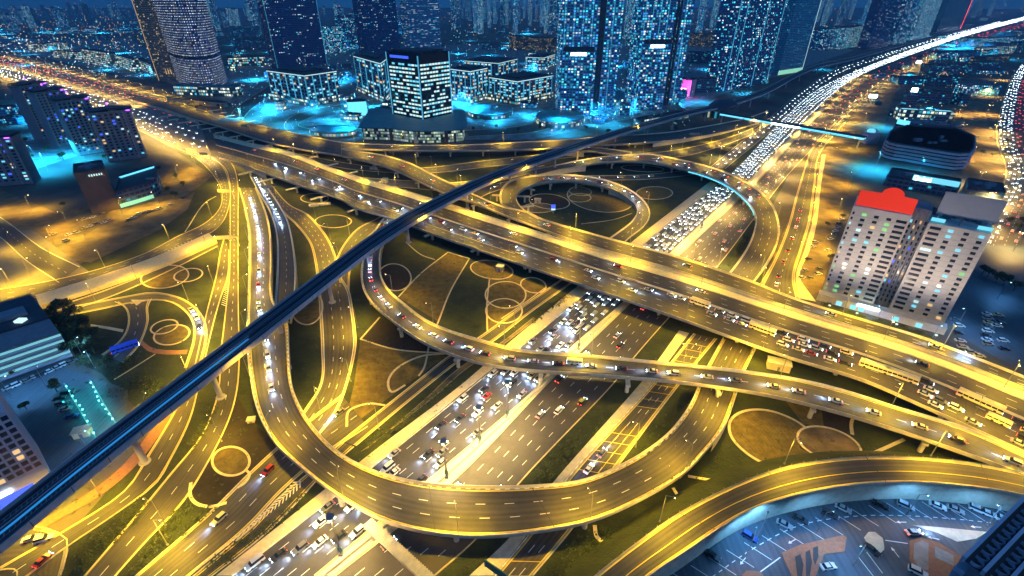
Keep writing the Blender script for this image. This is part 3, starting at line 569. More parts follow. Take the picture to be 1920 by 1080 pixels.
# yellow grid on the service road, chevrons and hatching in the gores
Sr = ROADS['S']; k = MB()
def near_d(r, px, py, z=0):
    g = at(px, py, z); i = min(range(r.n), key=lambda j: (r.L[j].lerp(r.R[j], .5) - g).length); return r.s[i]
for (pa, pb) in (((1095, 880), (1165, 790)), ((1225, 765), (1265, 715)), ((950, 1060), (985, 1020)), ((1285, 690), (1330, 640))):
    d, d1 = near_d(Sr, *pa), near_d(Sr, *pb)
    while d < d1:
        (p, u), (q, _) = Sr.p(d, .08, .014), Sr.p(d, .92, .014); k.face([p - u * .12, q - u * .12, q + u * .12, p + u * .12]); d += 5.5
for t in (.36, .64): Sr.line(k, t, .18, .013, None, 0, near_d(Sr, 1095, 880), near_d(Sr, 1165, 790))
k.build('box_marking', M_['yellow'], kind='structure')
def hatch(La, Lb, n_, w_=.3, chev=False, mm='white'):
    A, B = [spline([at(x, y, .09) for x, y in q], 8) for q in (La, Lb)]; A, B = resample(A, n_ + 3), resample(B, n_ + 3); k = MB()
    for i in range(1, n_ + 1):
        u = (A[i + 1] - A[i - 1]).normalized() * w_
        if chev: mid = (A[i] + B[i]) / 2 + u * 6; k.face([A[i] - u, mid - u, mid + u, A[i] + u]); k.face([mid - u, B[i] - u, B[i] + u, mid + u])
        else: k.face([A[i] - u, B[i + 1] - u, B[i + 1] + u, A[i] + u])
    k.build('gore_hatching', M_[mm], kind='structure')
hatch([(426, 515), (421, 545), (413, 578)], [(428, 515), (427, 545), (425, 578)], 16)
hatch([(350, 1078), (470, 982), (530, 925), (560, 893)], [(353, 1078), (474, 988), (540, 935), (575, 903)], 26, .28, True)
hatch([(285, 485), (330, 462), (370, 445)], [(292, 490), (336, 468), (378, 450)], 12)
hatch([(431, 400), (429, 430), (424, 458)], [(433, 400), (432, 430), (431, 458)], 9)
# ================================================================ LAMPS
ORD = ['first', 'second', 'third', 'fourth', 'fifth', 'sixth', 'seventh', 'eighth', 'ninth', 'tenth', 'eleventh', 'twelfth', 'thirteenth', 'fourteenth', 'fifteenth', 'sixteenth', 'seventeenth', 'eighteenth', 'nineteenth']
TENS = ['', '', 'twenty', 'thirty', 'forty', 'fifty', 'sixty', 'seventy', 'eighty', 'ninety']
def ordn(i):
    if i < 19: return ORD[i]
    k = i + 1; h = 'hundred-and-' if k > 100 else ''; k = k - 100 if k > 100 else k
    if k <= 19: return h + ORD[k - 1]
    return h + ({20: 'twentieth', 30: 'thirtieth', 40: 'fortieth', 50: 'fiftieth', 60: 'sixtieth', 70: 'seventieth', 80: 'eightieth', 90: 'ninetieth', 100: 'hundredth'}[k] if k % 10 == 0 else TENS[k // 10] + '-' + ORD[k % 10 - 1])
def lightdata(name, e, col, cone=150, size=.35):
    l = bpy.data.lights.new(name, 'SPOT'); l.energy = e; l.color = col; l.spot_size = R(cone); l.spot_blend = .6; l.shadow_soft_size = size; return l
YEL = (1, .60, .025)
LY = lightdata('lamp_glow', 33000, YEL, 168, .5); LY.spot_blend = .9; LYH = lightdata('lamp_glow_high', 62000, (1, .66, .20), 150, .8); LC = lightdata('city_lamp_glow', 150000, (.02, .50, 1.0), 160, .6); LW = lightdata('white_lamp_glow', 6500, (.14, .46, 1.0), 150)
LYF = lightdata('far_lamp_glow', 72000, (1, .62, .14), 158, .8); LT = lightdata('teal_lamp_glow', 2600, (.03, .75, .85), 160)
def lampproto(h, arm, double=False, head='lampy', light=LY, nm='street_lamp'):
    e = empty(nm, (0, 0, -500))
    m = MB(); m.cyl((0, 0, 0), (0, 0, h), .16, .09, 6); m.box(-.25, .25, -.25, .25, 0, .5); m.build('pole', M_['pole'], e)
    for s in ((1, -1) if double else (1,)):
        m = MB(); m.cyl((0, 0, h - .1), (s * arm, 0, h + .5), .07, .06, 5); m.build('arm', M_['pole'], e)
        m = MB(); m.box(s * arm - .2 if s < 0 else arm - .5, s * arm + .5 if s < 0 else arm + .3, -.2, .2, h + .42, h + .58); m.build('lamp_housing', M_['pole'], e)
        m = MB(); m.ball((s * arm, 0, h + .34), .26, 6, .55); m.build('lamp_head', M_[head], e)
    o = bpy.data.objects.new('glow', light); COL.objects.link(o); o.parent = e; o.location = (0 if double else arm, 0, h - .15)
    return e
LP1 = lampproto(12, 2.4); LP2 = lampproto(12, 2.2, True, nm='median_lamp'); LPC = lampproto(17, 1.5, False, 'lampw', LC, 'city_lamp'); LCF = lightdata('far_city_glow', 1500000, (.02, .50, 1.0), 165, 1.0); LPD = lampproto(26, 1.5, False, 'lampw', LCF, 'area_lamp'); LPF = lampproto(13, 2.5, True, 'lampy', LYF, 'highway_lamp')
LPN = lampproto(10, 2.0, False, 'lampw', LW, 'car_park_lamp')
used = set()
def put(proto, loc, rz, label, group, cat='street lamp'):
    if id(proto) in used: o = copy_tree(proto)
    else: used.add(id(proto)); o = proto
    o.location = loc; o.rotation_euler = (0, 0, rz); tag(o, label, cat, group); return o
ELEV = ['F1', 'F1a', 'UP', 'DM', 'L2', 'F2', 'F2c', 'J', 'U', 'UB', 'V', 'Q']
def under(q, key):
    for kk in ELEV:
        if kk == key: continue
        r = ROADS[kk]
        for L_, R_ in zip(r.L, r.R):
            if L_.z > 3.5:
                c_ = (L_ + R_) / 2
                if math.hypot(c_.x - q.x, c_.y - q.y) < (L_ - R_).length / 2 + 4: return True
    return False
def lamps(key, t, proto, desc, step=32, d0=14, d1=None, dz=0, gap=1.0, every=1):
    r = ROADS[key]; d = d0; k = 0; d1 = d1 or r.len; step *= 1.18
    while d < d1:
        p, u = r.p(d, t, dz); rr, _ = r.p(d, .5)
        v = (rr - p); v.z = 0
        if v.length < .4: v = Vector((-u.y, u.x, 0))
        v.normalize(); q = p - v * gap if t in (0, 1) else p
        if p.z < 4 and under(q, key): d += step * .4; continue
        put(proto, q, math.atan2(v.y, v.x), '%s street lamp %s' % (ordn(k), desc), 'street lamps ' + desc.split(', from')[0].split(', counted')[0]); k += 1; d += step
lamps('DM', .085, LP2, 'on the bright median strip of the overpass, from the left', 33, 20)
lamps('DM', 1, LP1, 'along the lower parapet of the overpass, from the left', 33, 40, gap=-.3)
lamps('UP', 0, LP1, 'along the upper parapet of the overpass, from the left', 33, 30, gap=-.3)
lamps('F1', 0, LP1, 'along the long left flyover, from the left', 42, 15, gap=-.3)
lamps('F1a', 0, LP1, 'along the straight flyover before the glass office, from the left', 45, 15, gap=-.3)
lamps('J', 1, LP1, 'on the queued ramp bridge, from the left', 33, 12, gap=-.3) if side(J) else 0
lamps('U', 0, LP1, 'on the outer edge of the big loop, from its left top', 32, 20, gap=-.3)
lamps('L2', 0, LP1, 'along the small loop ramp, from its start', 36, 25, gap=-.3)
lamps('F2', 0, LP1, 'along the curved flyover, from the left', 34, 15, gap=-.3)
lamps('IK', 1, LP1, 'beside the merged road left of the gardens, from the top', 34, 8)
lamps('I', 1, LP1, 'beside the left arm of the forked road, from the top', 34, 10)
lamps('K', 0, LP1, 'beside the right arm of the forked road, from the top', 34, 18)
lamps('A', 1, LP1, 'beside the straight road left of the loop, from the top', 30, 12)
lamps('E', 0, LP1, 'beside the leftmost descending road, from the top', 36, 25)
lamps('C', 0, LP1, 'along the curving road below the brown block, from the top', 34, 30)
lamps('E0', 1, LP1, 'below the bright concrete slope, from the right', 40, 8)
lamps('G', 0, LP1, 'around the left garden loop, from the left', 42, 25)
lamps('MR', 0, LP1, 'beside the exit road at the lower left, from the bottom', 34, 10)
lamps('N', 1, LP1, 'beside the narrow garden road, from the bottom', 40, 10)
lamps('Q', 0, LP1, 'beside the raised road at the bottom right, from the left', 40, 45, d1=210)
lamps('S', 1, LP1, 'beside the service road with yellow grid marks, from the bottom', 36, 10)
lamps('S2', 1, LP1, 'beside the road in front of the white hotel, from the bottom', 34, 12)
lamps('W2', 0, LPF, 'along the far left edge of the motorway, from the near end', 60, 30, d1=900)
lamps('G1', .5, LP1, 'beside the ground road below the flyovers, from the left', 50, 20)
lamps('G2', 0, LP1, 'beside the lit road under the metro line, from the left', 50, 20)
lamps('G4', 0, LP1, 'beside the small road near the metro station, from the left', 45, 20)
lamps('TL', 0, LPF, 'along the upper side of the far left road, from the far end', 42, 60)
lamps('TL', 1, LPF, 'along the lower side of the far left road, from the far end', 42, 80)
YP = [(30, 470), (95, 480), (130, 425), (60, 520), (20, 545), (160, 445), (230, 400), (300, 388), (100, 455), (0, 400), (60, 395), (335, 335), (370, 318), (20, 600), (1560, 300), (1590, 350), (1570, 400), (1540, 470), (1620, 230), (1600, 280), (1545, 530), (62, 992), (190, 930), (290, 790)]
for i, (x, y) in enumerate(YP): put(LP1, at(x, y), random.uniform(0, 6.28), '%s single street lamp over the open lots at either side' % ordn(i), 'street lamps over the open lots')
for i, (x, y) in enumerate([(1800, 215), (1850, 215), (1800, 255), (1860, 255), (1815, 300), (1870, 300), (1830, 350), (1890, 380), (1850, 430), (1900, 470), (1880, 150), (1850, 180)]): put(LPF, at(x, y), 0, '%s double lamp over the yellow-lit lot beyond the hotel' % ordn(i), 'double lamps over the yellow lot')
lamps('SE', 1, LPF, 'along the right edge of the far motorway, from the near end', 60, 250, d1=3200)
lamps('SE', 0, LPF, 'along the median of the far motorway, from the near end', 60, 210, d1=3200)
lamps('TL', .5, LPF, 'along the middle of the far left road, from the far end', 42, 70)
lamps('FR', 0, LPF, 'along the far right queue road, from the near end', 60, 30, d1=500)
# high masts standing in the motorway median
hm = empty('high_mast', (0, 0, -500))
m = MB(); m.cyl((0, 0, 0), (0, 0, 18), .32, .16, 8); m.box(-.6, .6, -.6, .6, 0, .9); m.build('pole', M_['pole'], hm)
m = MB(); m.box(-.6, .6, -.15, .15, 1.8, 3.6); m.build('sign_panel', M_['signface'], hm)
m = MB(); m.cyl((0, 0, 17.6), (0, 0, 17.9), 1.3, n=12); m.build('lamp_ring', M_['pole'], hm)
for i in range(4):
    a = i * math.pi / 2; m = MB(); m.ball((1.2 * math.cos(a), 1.2 * math.sin(a), 17.4), .35, 6, .6); m.build('lamp_head', M_['lampy'], hm)
o = bpy.data.objects.new('glow', LYH); COL.objects.link(o); o.parent = hm; o.location = (0, 0, 16.9)
for i, (x, y) in enumerate([(951, 782), (1315, 428), (640, 1040), (728, 960), (838, 895), (900, 830), (1010, 722), (1085, 655), (1440, 305), (1515, 222), (1600, 148), (1680, 113)]):
    if under(at(x, y), 'SW'): continue
    put(hm, at(x, y, .2), 0, '%s tall mast with a ring of lamps in the motorway median' % ordn(i), 'high masts in the motorway median', 'lamp mast')
# cyan city lamps
CL = [(470, 150), (455, 228), (500, 215), (560, 250), (620, 225), (650, 235), (700, 200), (655, 250), (890, 215), (930, 225), (990, 215), (1050, 235), (1120, 215), (1060, 250), (1180, 205), (1240, 195), (1150, 170), (1215, 175), (1150, 235), (1090, 210), (600, 100), (640, 90), (860, 100), (940, 90), (1000, 130), (445, 100), (455, 60), (1310, 165), (1330, 130), (1400, 175), (1540, 130), (1560, 60), (280, 140), (250, 130), (200, 130), (160, 110), (220, 100), (120, 90), (40, 95), (70, 305), (130, 290), (200, 262), (30, 330), (100, 250), (655, 145), (660, 60), (900, 60), (1150, 60), (1280, 60)]
rl_ = random.Random(77); CL += [(rl_.uniform(430, 1340), rl_.uniform(70, 235)) for _ in range(55)] + [(rl_.uniform(0, 270), rl_.uniform(70, 125)) for _ in range(8)]
CL = [q for q in CL if not (1150 < q[0] and q[1] > 205)]
CL += [(30, 300), (90, 320), (160, 300), (60, 230), (20, 200), (1700, 190), (1740, 225), (1660, 240), (1700, 150), (1750, 110), (1640, 318), (1720, 330)]
for i, (x, y) in enumerate(CL):
    g = at(x, y, 0); put(LPC, g, random.uniform(0, 6.28), '%s cyan-white city lamp among the towers' % ordn(i), 'cyan lamps between the city blocks')
for i in range(34):
    x, y = (rl_.uniform(-20, 500), rl_.uniform(22, 68)) if i < 14 else (rl_.uniform(560, 1620), rl_.uniform(28, 64)) if i < 28 else (rl_.uniform(1750, 1930), rl_.uniform(50, 110))
    put(LPD, at(x, y), rl_.uniform(0, 6.28), '%s tall cyan area lamp far out in the city' % ordn(i), 'tall cyan area lamps far out in the city')
for i, (x, y) in enumerate([(170, 850), (22, 745), (90, 728), (158, 672), (178, 690), (1400, 1040), (1530, 1000), (1700, 965), (1850, 985), (1420, 1010), (1600, 1060), (1850, 640), (1795, 610), (1870, 560), (1780, 690), (1745, 640), (1640, 610)]):
    q = put(LPN, at(x, y, 0), random.uniform(0, 6.28), '%s small white car park lamp' % ordn(i), 'white car park lamps')
# ================================================================ VEHICLES
PAINT = {k: mat(k + '_paint', c, .3, 0) for k, c in dict(white=(.72, .72, .70), silver=(.38, .39, .40), black=(.02, .02, .025), red=(.42, .02, .015), grey=(.14, .145, .15), cream=(.66, .56, .30), blue=(.03, .07, .25)).items()}
BEAM = bpy.data.lights.new('headlight_beam', 'SPOT'); BEAM.energy = 4200; BEAM.color = (.42, .62, 1); BEAM.spot_size = R(85); BEAM.spot_blend = .8; BEAM.shadow_soft_size = .3
BR = bpy.data.lights.new('tail_glow', 'POINT'); BR.energy = 70; BR.color = (1, .05, .03); BR.shadow_soft_size = .3
protos = {}
def car(color, on, kind='car', beam=True):
    k = (color, on, kind, beam)
    if k in protos: return protos[k]
    van = kind == 'van'; suv = kind == 'suv'
    Lh, W, zt = (2.6, .95, 2.1) if van else (2.35, .95, 1.75) if suv else (2.3, .9, 1.42)
    zb = 1.15 if van else 1.02 if suv else .92
    e = empty('car' if not van else 'van', (0, 0, -500)); m = MB()
    prof = [(-Lh, .32), (-Lh, zb - .1), (-Lh + .25, zb), (.95 if not van else 1.6, zb), (Lh - .2, zb - .2), (Lh, zb - .4), (Lh, .32)]
    n = len(prof); A = [Vector((x, -W, z)) for x, z in prof]; B = [Vector((x, W, z)) for x, z in prof]
    m.face(A); m.face(B[::-1])
    for i in range(n): j = (i + 1) % n; m.face([A[i], B[i], B[j], A[j]])
    xb0, xb1, xt0, xt1 = (-Lh + .05, 1.5, -Lh + .2, .9) if van else (-Lh + .1, 1.0, -Lh + .4, .3) if suv else (-1.75, .95, -1.15, .2)
    base = [(xb0, -W + .08), (xb1, -W + .08), (xb1, W - .08), (xb0, W - .08)]; top = [(xt0, -W + .22), (xt1, -W + .22), (xt1, W - .22), (xt0, W - .22)]
    m.face([(x, y, zt) for x, y in top]); 
    m.box(xt0, xt1, -W + .22, W - .22, zt - .04, zt + .02)
    m.box(.9, 1.05, -W - .14, -W + .02, zb, zb + .14); m.box(.9, 1.05, W - .02, W + .14, zb, zb + .14)
    m.build('body', PAINT[color], e)
    m = MB()
    for i in range(4): j = (i + 1) % 4; m.face([(*base[i], zb), (*base[j], zb), (*top[j], zt - .03), (*top[i], zt - .03)])
    m.build('windows', M_['glass'], e)
    for x in (-1.4, 1.4):
        for s in (-1, 1): m = MB(); m.cyl((x, s * (W - .18), .33), (x, s * (W + .02), .33), .33, n=10); m.build('wheel', M_['tyre'], e)
    for s in (-1, 1):
        m = MB(); m.box(Lh - .06, Lh + .04, s * .62 - .2, s * .62 + .2, .52, .72); m.build('headlight', M_['headl' if on else 'headd'], e)
        m = MB(); m.box(-Lh - .03, -Lh + .05, s * .68 - .18, s * .68 + .18, .62, .82); m.build('tail_light', M_['taill' if on else 'taild'], e)
    if on and beam:
        o = bpy.data.objects.new('beam', BEAM); COL.objects.link(o); o.parent = e; o.location = (Lh + .2, 0, 1.0); o.rotation_euler = (0, R(-68), 0)
        o.rotation_euler = (0, R(-72), 0)
    protos[k] = e; return e
def bus(color, L=11.5, name='bus'):
    k = (color, L)
    if k in protos: return protos[k]
    e = empty(name, (0, 0, -500)); h = 3.1 if L > 8 else 2.5; W = 1.25 if L > 8 else 1.0
    m = MB(); m.box(-L / 2, L / 2, -W, W, .4, 1.35); m.box(-L / 2, L / 2, -W, W, 2.2 if L > 8 else 1.95, h)
    for i in range(int(L / 1.6) + 1): x = -L / 2 + .1 + (L - .2) * i / int(L / 1.6); m.box(x - .09, x + .09, -W + .01, W - .01, 1.35, 2.2)
    for x in (-L / 4, L / 5): m.box(x - .9, x + .9, -.7, .7, h, h + .22)
    m.build('body', M_[color], e)
    m = MB(); m.box(-L / 2 + .04, L / 2 - .02, -W + .05, W - .05, 1.3, 2.25); m.build('windows', M_['glass'], e)
    for x in (-L / 2 + 2, L / 2 - 2.2):
        for s in (-1, 1): m = MB(); m.cyl((x, s * (W - .3), .48), (x, s * (W + .02), .48), .48, n=12); m.build('wheel', M_['tyre'], e)
    for s in (-1, 1):
        m = MB(); m.box(L / 2 - .05, L / 2 + .05, s * .85 * W - .2, s * .85 * W + .2, .6, .85); m.build('headlight', M_['headl'], e)
        m = MB(); m.box(-L / 2 - .05, -L / 2 + .05, s * .85 * W - .18, s * .85 * W + .18, .7, 1.1); m.build('tail_light', M_['taill'], e)
    protos[k] = e; return e
NC = [0]
BUSES = [(1312, 572, 'buswhite', 9.5), (1428, 621, 'buswhite', 11.5), (1640, 693, 'buswhite', 11.5), (1685, 708, 'buswhite', 12.5), (1835, 757, 'buswhite', 14), (1870, 792, 'buswhite', 7)]
BUSP = [(at(b[0], b[1], 7.1), b[3] / 2 + 2.9) for b in BUSES] + [(at(1077, 682, 7.06), 6)]
PAL = ['white'] * 6 + ['silver'] * 3 + ['black'] * 3 + ['grey'] * 2 + ['red'] + ['cream'] * 2
def place(pr, p, ang, label, group, cat='car', tilt=0):
    o = put(pr, p, ang, label, group, cat); NC[0] += 1; return o
def traffic(key, t, d0, d1, step, rev, desc, group, jit=.35, beam=True, stopped=False, seed=0, pal=PAL):
    r = ROADS[key]; rnd = random.Random(seed * 31 + len(key)); d = d0; k = 0
    while d < min(d1, r.len - 3):
        p, u = r.p(d, t + rnd.uniform(-.006, .006), .03)
        if rev: u = -u
        if any((p - g_).length < l_ for g_, l_ in BUSP): d += 4; continue
        c = rnd.choice(pal); kd = rnd.choice(['car', 'car', 'suv', 'suv', 'car', 'van'] if c == 'white' else ['car', 'car', 'suv'])
        o = place(car(c, True, kd, beam), p, math.atan2(u.y, u.x), '%s %s %s %s' % (ordn(k), c, {'car': 'saloon car', 'suv': 'tall car', 'van': 'van'}[kd], desc), group, 'van' if kd == 'van' else 'car')
        o.rotation_euler = (0, -math.asin(max(-1, min(1, u.z))), math.atan2(u.y, u.x))
        k += 1; d += step * (1 + rnd.uniform(-jit, jit))
# queue on the ramp bridge, heading left
traffic('J', .45, 8, J.len - 4, 11.5, True, 'in the ramp bridge queue, from the left', 'cars queued on the ramp bridge', .3, seed=1)
# jam on the overpass, right half, lower carriageway, heading right
Ld = DM.len
g_j = at(1262, 578, 7); fr_ = min(range(DM.n), key=lambda j: (DM.L[j].lerp(DM.R[j], .65) - g_j).length) / DM.n
for i, (t, a) in enumerate(((.58, fr_), (.68, fr_ + .03), (.80, fr_ + .06), (.90, fr_ + .16))):
    traffic('DM', t, Ld * a, Ld * .97, 7.0 if i < 3 else 11, False, 'in the %s lane of the overpass jam, from the left' % ('upper', 'middle', 'lower', 'outer')[i], 'cars jammed on the overpass', .3, beam=False, seed=5 + i)
traffic('DM', .62, 130, Ld * fr_, 22, False, 'moving in the overpass near carriageway upper lane, from the left', 'cars moving on the overpass', .5, seed=9)
traffic('DM', .74, 150, Ld * fr_, 40, False, 'moving in the overpass near carriageway middle lane, from the left', 'cars moving on the overpass', .5, seed=10)
traffic('DM', .28, 90, Ld * .95, 75, True, 'moving left in the overpass far carriageway, from the left', 'cars moving on the overpass', .5, seed=11)
traffic('UP', .45, 40, Ld * .9, 75, True, 'on the upper flyover beside the overpass, from the left', 'cars on the upper flyover', .5, seed=12)
r_tl = ROADS['TL'].len
for i_, (t_, rv_) in enumerate(((.18, True), (.3, True), (.42, True), (.62, False), (.74, False), (.86, False))): traffic('TL', t_, r_tl - 150 + 9 * i_, r_tl - 8, 26, rv_, 'in far left road lane %s, from the far end' % ('one', 'two', 'three', 'four', 'five', 'six')[i_], 'cars on the wide far left road', .5, beam=False, seed=60 + i_)
traffic('F1', .4, 10, 200, 22, True, 'on the long left flyover, from the left', 'cars on the long left flyover', .4, seed=13)
traffic('U', .45, 30, 300, 17, False, 'on the big loop bridge, from its left top', 'cars on the big loop bridge', .5, seed=14)
traffic('UB', .45, 2, 140, 10, False, 'on the white-lit ramp beside the loop, from the top', 'cars on the white-lit ramp', .3, seed=15)
traffic('F2', .35, 60, 260, 20, True, 'on the curved flyover inner lane, from the left', 'cars on the curved flyover', .4, seed=16)
traffic('F2', .7, 130, 260, 17, False, 'on the curved flyover outer lane, from the left', 'cars on the curved flyover', .4, seed=17)
traffic('L2', .5, 90, 190, 12, False, 'on the small loop ramp, from its start', 'cars on the small loop ramp', .3, seed=18)
traffic('G3', .5, 40, 200, 14, True, 'on the ground road below the curved flyover, from the left', 'cars on the ground road below the curved flyover', .3, beam=False, seed=19)
traffic('G', .5, 85, 110, 9, False, 'on the left garden loop, from the top', 'cars on the left garden loop', .2, seed=20)
traffic('MR', .35, 20, 90, 26, True, 'on the exit road at the lower left, from the bottom', 'cars on the exit road', .4, seed=21)
traffic('S', .35, 35, 62, 14, False, 'on the yellow-gridded service road, from the bottom', 'cars on the service road', .4, seed=22)
traffic('S2', .4, 6, 150, 18, False, 'on the road left of the hotel, from the bottom', 'cars on the road in front of the hotel', .4, beam=False, seed=23)
# motorway, near carriageway toward the camera; far one away
for i in range(6):
    t = .1 + .16 * i
    traffic('SW', t, 4 + 3 * i, 165, 21, True, 'in lane %s of oncoming motorway traffic, from the bottom' % ('one', 'two', 'three', 'four', 'five', 'six')[i], 'oncoming cars on the motorway', .55, seed=30 + i)
for i in range(4):
    t = .15 + .22 * i
    traffic('SE', t, 12 + 9 * i, 200, 44, False, 'in lane %s of departing motorway traffic, from the bottom' % ('one', 'two', 'three', 'four')[i], 'departing cars on the motorway', .6, beam=False, seed=40 + i)
for i, (x, y, c, l) in enumerate(BUSES):
    g = at(x, y, 7.1); k = min(range(DM.n), key=lambda j: (DM.L[j].lerp(DM.R[j], .65) - g).length); u = (DM.L[min(k + 1, DM.n - 1)] - DM.L[k - 1])
    place(bus(c, l), g, math.atan2(u.y, u.x), '%s cream bus stuck in the overpass jam, from the left' % ordn(i), 'buses in the overpass jam', 'bus')
g = at(1077, 682, 7.06); bm = bus('buswhite', 6.5, 'minibus'); k = min(range(J.n), key=lambda j: (J.L[j] - g).length); u = J.L[k + 1] - J.L[k]
place(bm, g, math.atan2(-u.y, -u.x), 'cream minibus in the queue on the ramp bridge', None, 'minibus')
place(bus('busblue', 10.5, 'coach'), at(236, 655, .1), R(40), 'blue coach parked on the side road beside the dark trees', None, 'coach')
def park(pts, ang, c, desc, grp, kinds=None):
    for i, (x, y) in enumerate(pts):
        col = c[i % len(c)]; kd = (kinds or ['car', 'suv', 'car'])[i % 3]
        place(car(col, False, kd), at(x, y, .0), R(ang + random.uniform(-3, 3)), '%s %s car %s' % (ordn(i), col, desc), grp)
park([(1335, 1043), (1405, 1008), (1470, 985), (1500, 975), (1555, 966), (1580, 955), (1650, 948), (1697, 950), (1757, 950), (1790, 957), (1832, 957), (1852, 965), (1880, 975)], -38, ['black', 'blue', 'silver', 'black', 'black', 'silver', 'black', 'silver', 'white', 'silver', 'white', 'white', 'white'], 'in the curved row below the retaining wall, from the left', 'cars parked in the curved row')
place(car('white', False, 'car'), at(1552, 1064, 0), R(8), 'white saloon parked alone beside the sandy planter', None); place(car('black', False, 'car'), at(1634, 1033, 0), R(-60), 'black car parked diagonally beside the oval island', None); place(car('silver', True, 'car', True), at(1712, 1000, 0), R(2), 'silver car with red tail lights driving through the car park', None); place(car('white', False, 'suv'), at(1720, 1074, 0), R(-35), 'white car at the bottom edge beside the brick island', None)
park([(60, 1012), (84, 1012)], 25, ['white', 'white'], 'waiting at the lit corner below the metro viaduct, from the left', 'cars at the lit corner')
place(car('red', True, 'car', False), at(82, 1052, 0), R(75), 'red-lit car driving up the dark road at the bottom left', None)
park([(18, 728), (35, 722), (52, 715), (66, 708), (80, 703), (95, 697), (110, 690), (124, 684), (135, 680)], 60, ['silver', 'white', 'grey', 'silver', 'black', 'white'], 'in the row below the office at the left edge, from the left', 'cars below the left office')
park([(112, 748), (118, 758), (124, 768), (135, 782), (128, 738)], 20, ['black', 'grey', 'silver', 'blue'], 'in the blue car park beside the lit ramp, from the top', 'cars in the blue car park')
park([(130, 441), (145, 437), (160, 428), (170, 425), (182, 421), (196, 418), (206, 414), (160, 412), (175, 408), (190, 402), (262, 402), (272, 399), (282, 396), (300, 392), (243, 413), (250, 409), (125, 452), (100, 440), (320, 385), (345, 372)], 65, ['white', 'silver', 'cream', 'white', 'grey'], 'in the rows before the brown block, from the left', 'cars parked before the brown block')
park([(1850, 590), (1852, 598), (1853, 606), (1850, 614), (1852, 622), (1848, 630), (1850, 638), (1852, 646), (1872, 592), (1875, 606), (1880, 640), (1882, 655), (1868, 612), (1820, 662), (1835, 668), (1790, 600), (1798, 612), (1795, 625), (1800, 640), (1805, 652)], -15, ['white', 'silver', 'cream', 'grey', 'white', 'black'], 'in the dark lot right of the hotel, from the top', 'cars in the lot right of the hotel')
park([(1577, 412), (1573, 420), (1570, 427), (1566, 434), (1561, 441), (1557, 449), (1580, 404), (1528, 455), (1524, 463), (1536, 505), (1534, 515), (1515, 486), (1509, 508), (1504, 522), (1518, 522), (1552, 470)], 20, ['white', 'black', 'silver', 'white', 'grey'], 'beside the left face of the hotel, from the top', 'cars left of the hotel')
park([(1800 + 26 * (i % 4) + (i // 4) * 2, 205 + 18 * (i // 4)) for i in range(16)], 5, ['white', 'silver', 'grey', 'cream', 'red'], 'in the yellow-lit lot beyond the hotel, counted row by row', 'cars in the yellow-lit lot')
# distant traffic too small and dense to count
def far_traffic(key, lanes, d0, d1, step, mhead, rev, seed):
    r = ROADS[key]; rnd = random.Random(seed); b = MB(); hl = MB()
    for t in lanes:
        d = d0 + rnd.uniform(0, step)
        while d < min(d1, r.len):
            p, u = r.p(d, t + rnd.uniform(-.02, .02), .05); 
            if rev: u = -u
            Mx = Matrix.Translation(p) @ Matrix.Rotation(math.atan2(u.y, u.x), 4, 'Z')
            b.box(-2.2, 2.2, -.85, .85, .25, .9, Mx); b.box(-1.6, .8, -.7, .7, .9, 1.4, Mx)
            dist = (p - Vector((0, 0, H))).length; rr = max(.15, dist * .00018)
            xx = 2.25 if mhead == 'headl' else -2.25
            for s in (-.6, .6): hl.ball(Mx @ Vector((xx, s, .7)), rr, 4)
            d += step * (1 + rnd.uniform(-.4, .6)) * max(1, dist / 800)
    b.build('distant_traffic', PAINT['silver'], kind='stuff'); tag(COL.objects[-1] if 0 else bpy.data.objects[b.__class__.__name__] if 0 else [o for o in COL.objects if o.name.startswith('distant_traffic')][-1], 'dense distant motorway traffic', 'traffic')
    o = hl.build('distant_car_lights', M_[mhead], kind='stuff'); tag(o, 'rows of distant car lights on the motorway', 'car lights')
far_traffic('SW', [.10, .25, .4, .55, .7, .88], 165, 14000, 9, 'headl', True, 1)
far_traffic('SE', [.12, .3, .5, .7, .88], 200, 14000, 60, 'taill', False, 2)
far_traffic('W2', [.3, .7], 5, 6000, 20, 'headl', True, 3)
far_traffic('TL', [.08, .18, .28, .4], 20, r_tl - 150, 16, 'taill', True, 4); far_traffic('TL', [.6, .7, .8, .92], 20, r_tl - 150, 18, 'headl', False, 5)
far_traffic('FR', [.1, .22, .34, .44], 5, 1500, 20, 'headl', True, 6); far_traffic('FR', [.58, .68, .8, .92], 5, 1500, 30, 'taill', False, 7)
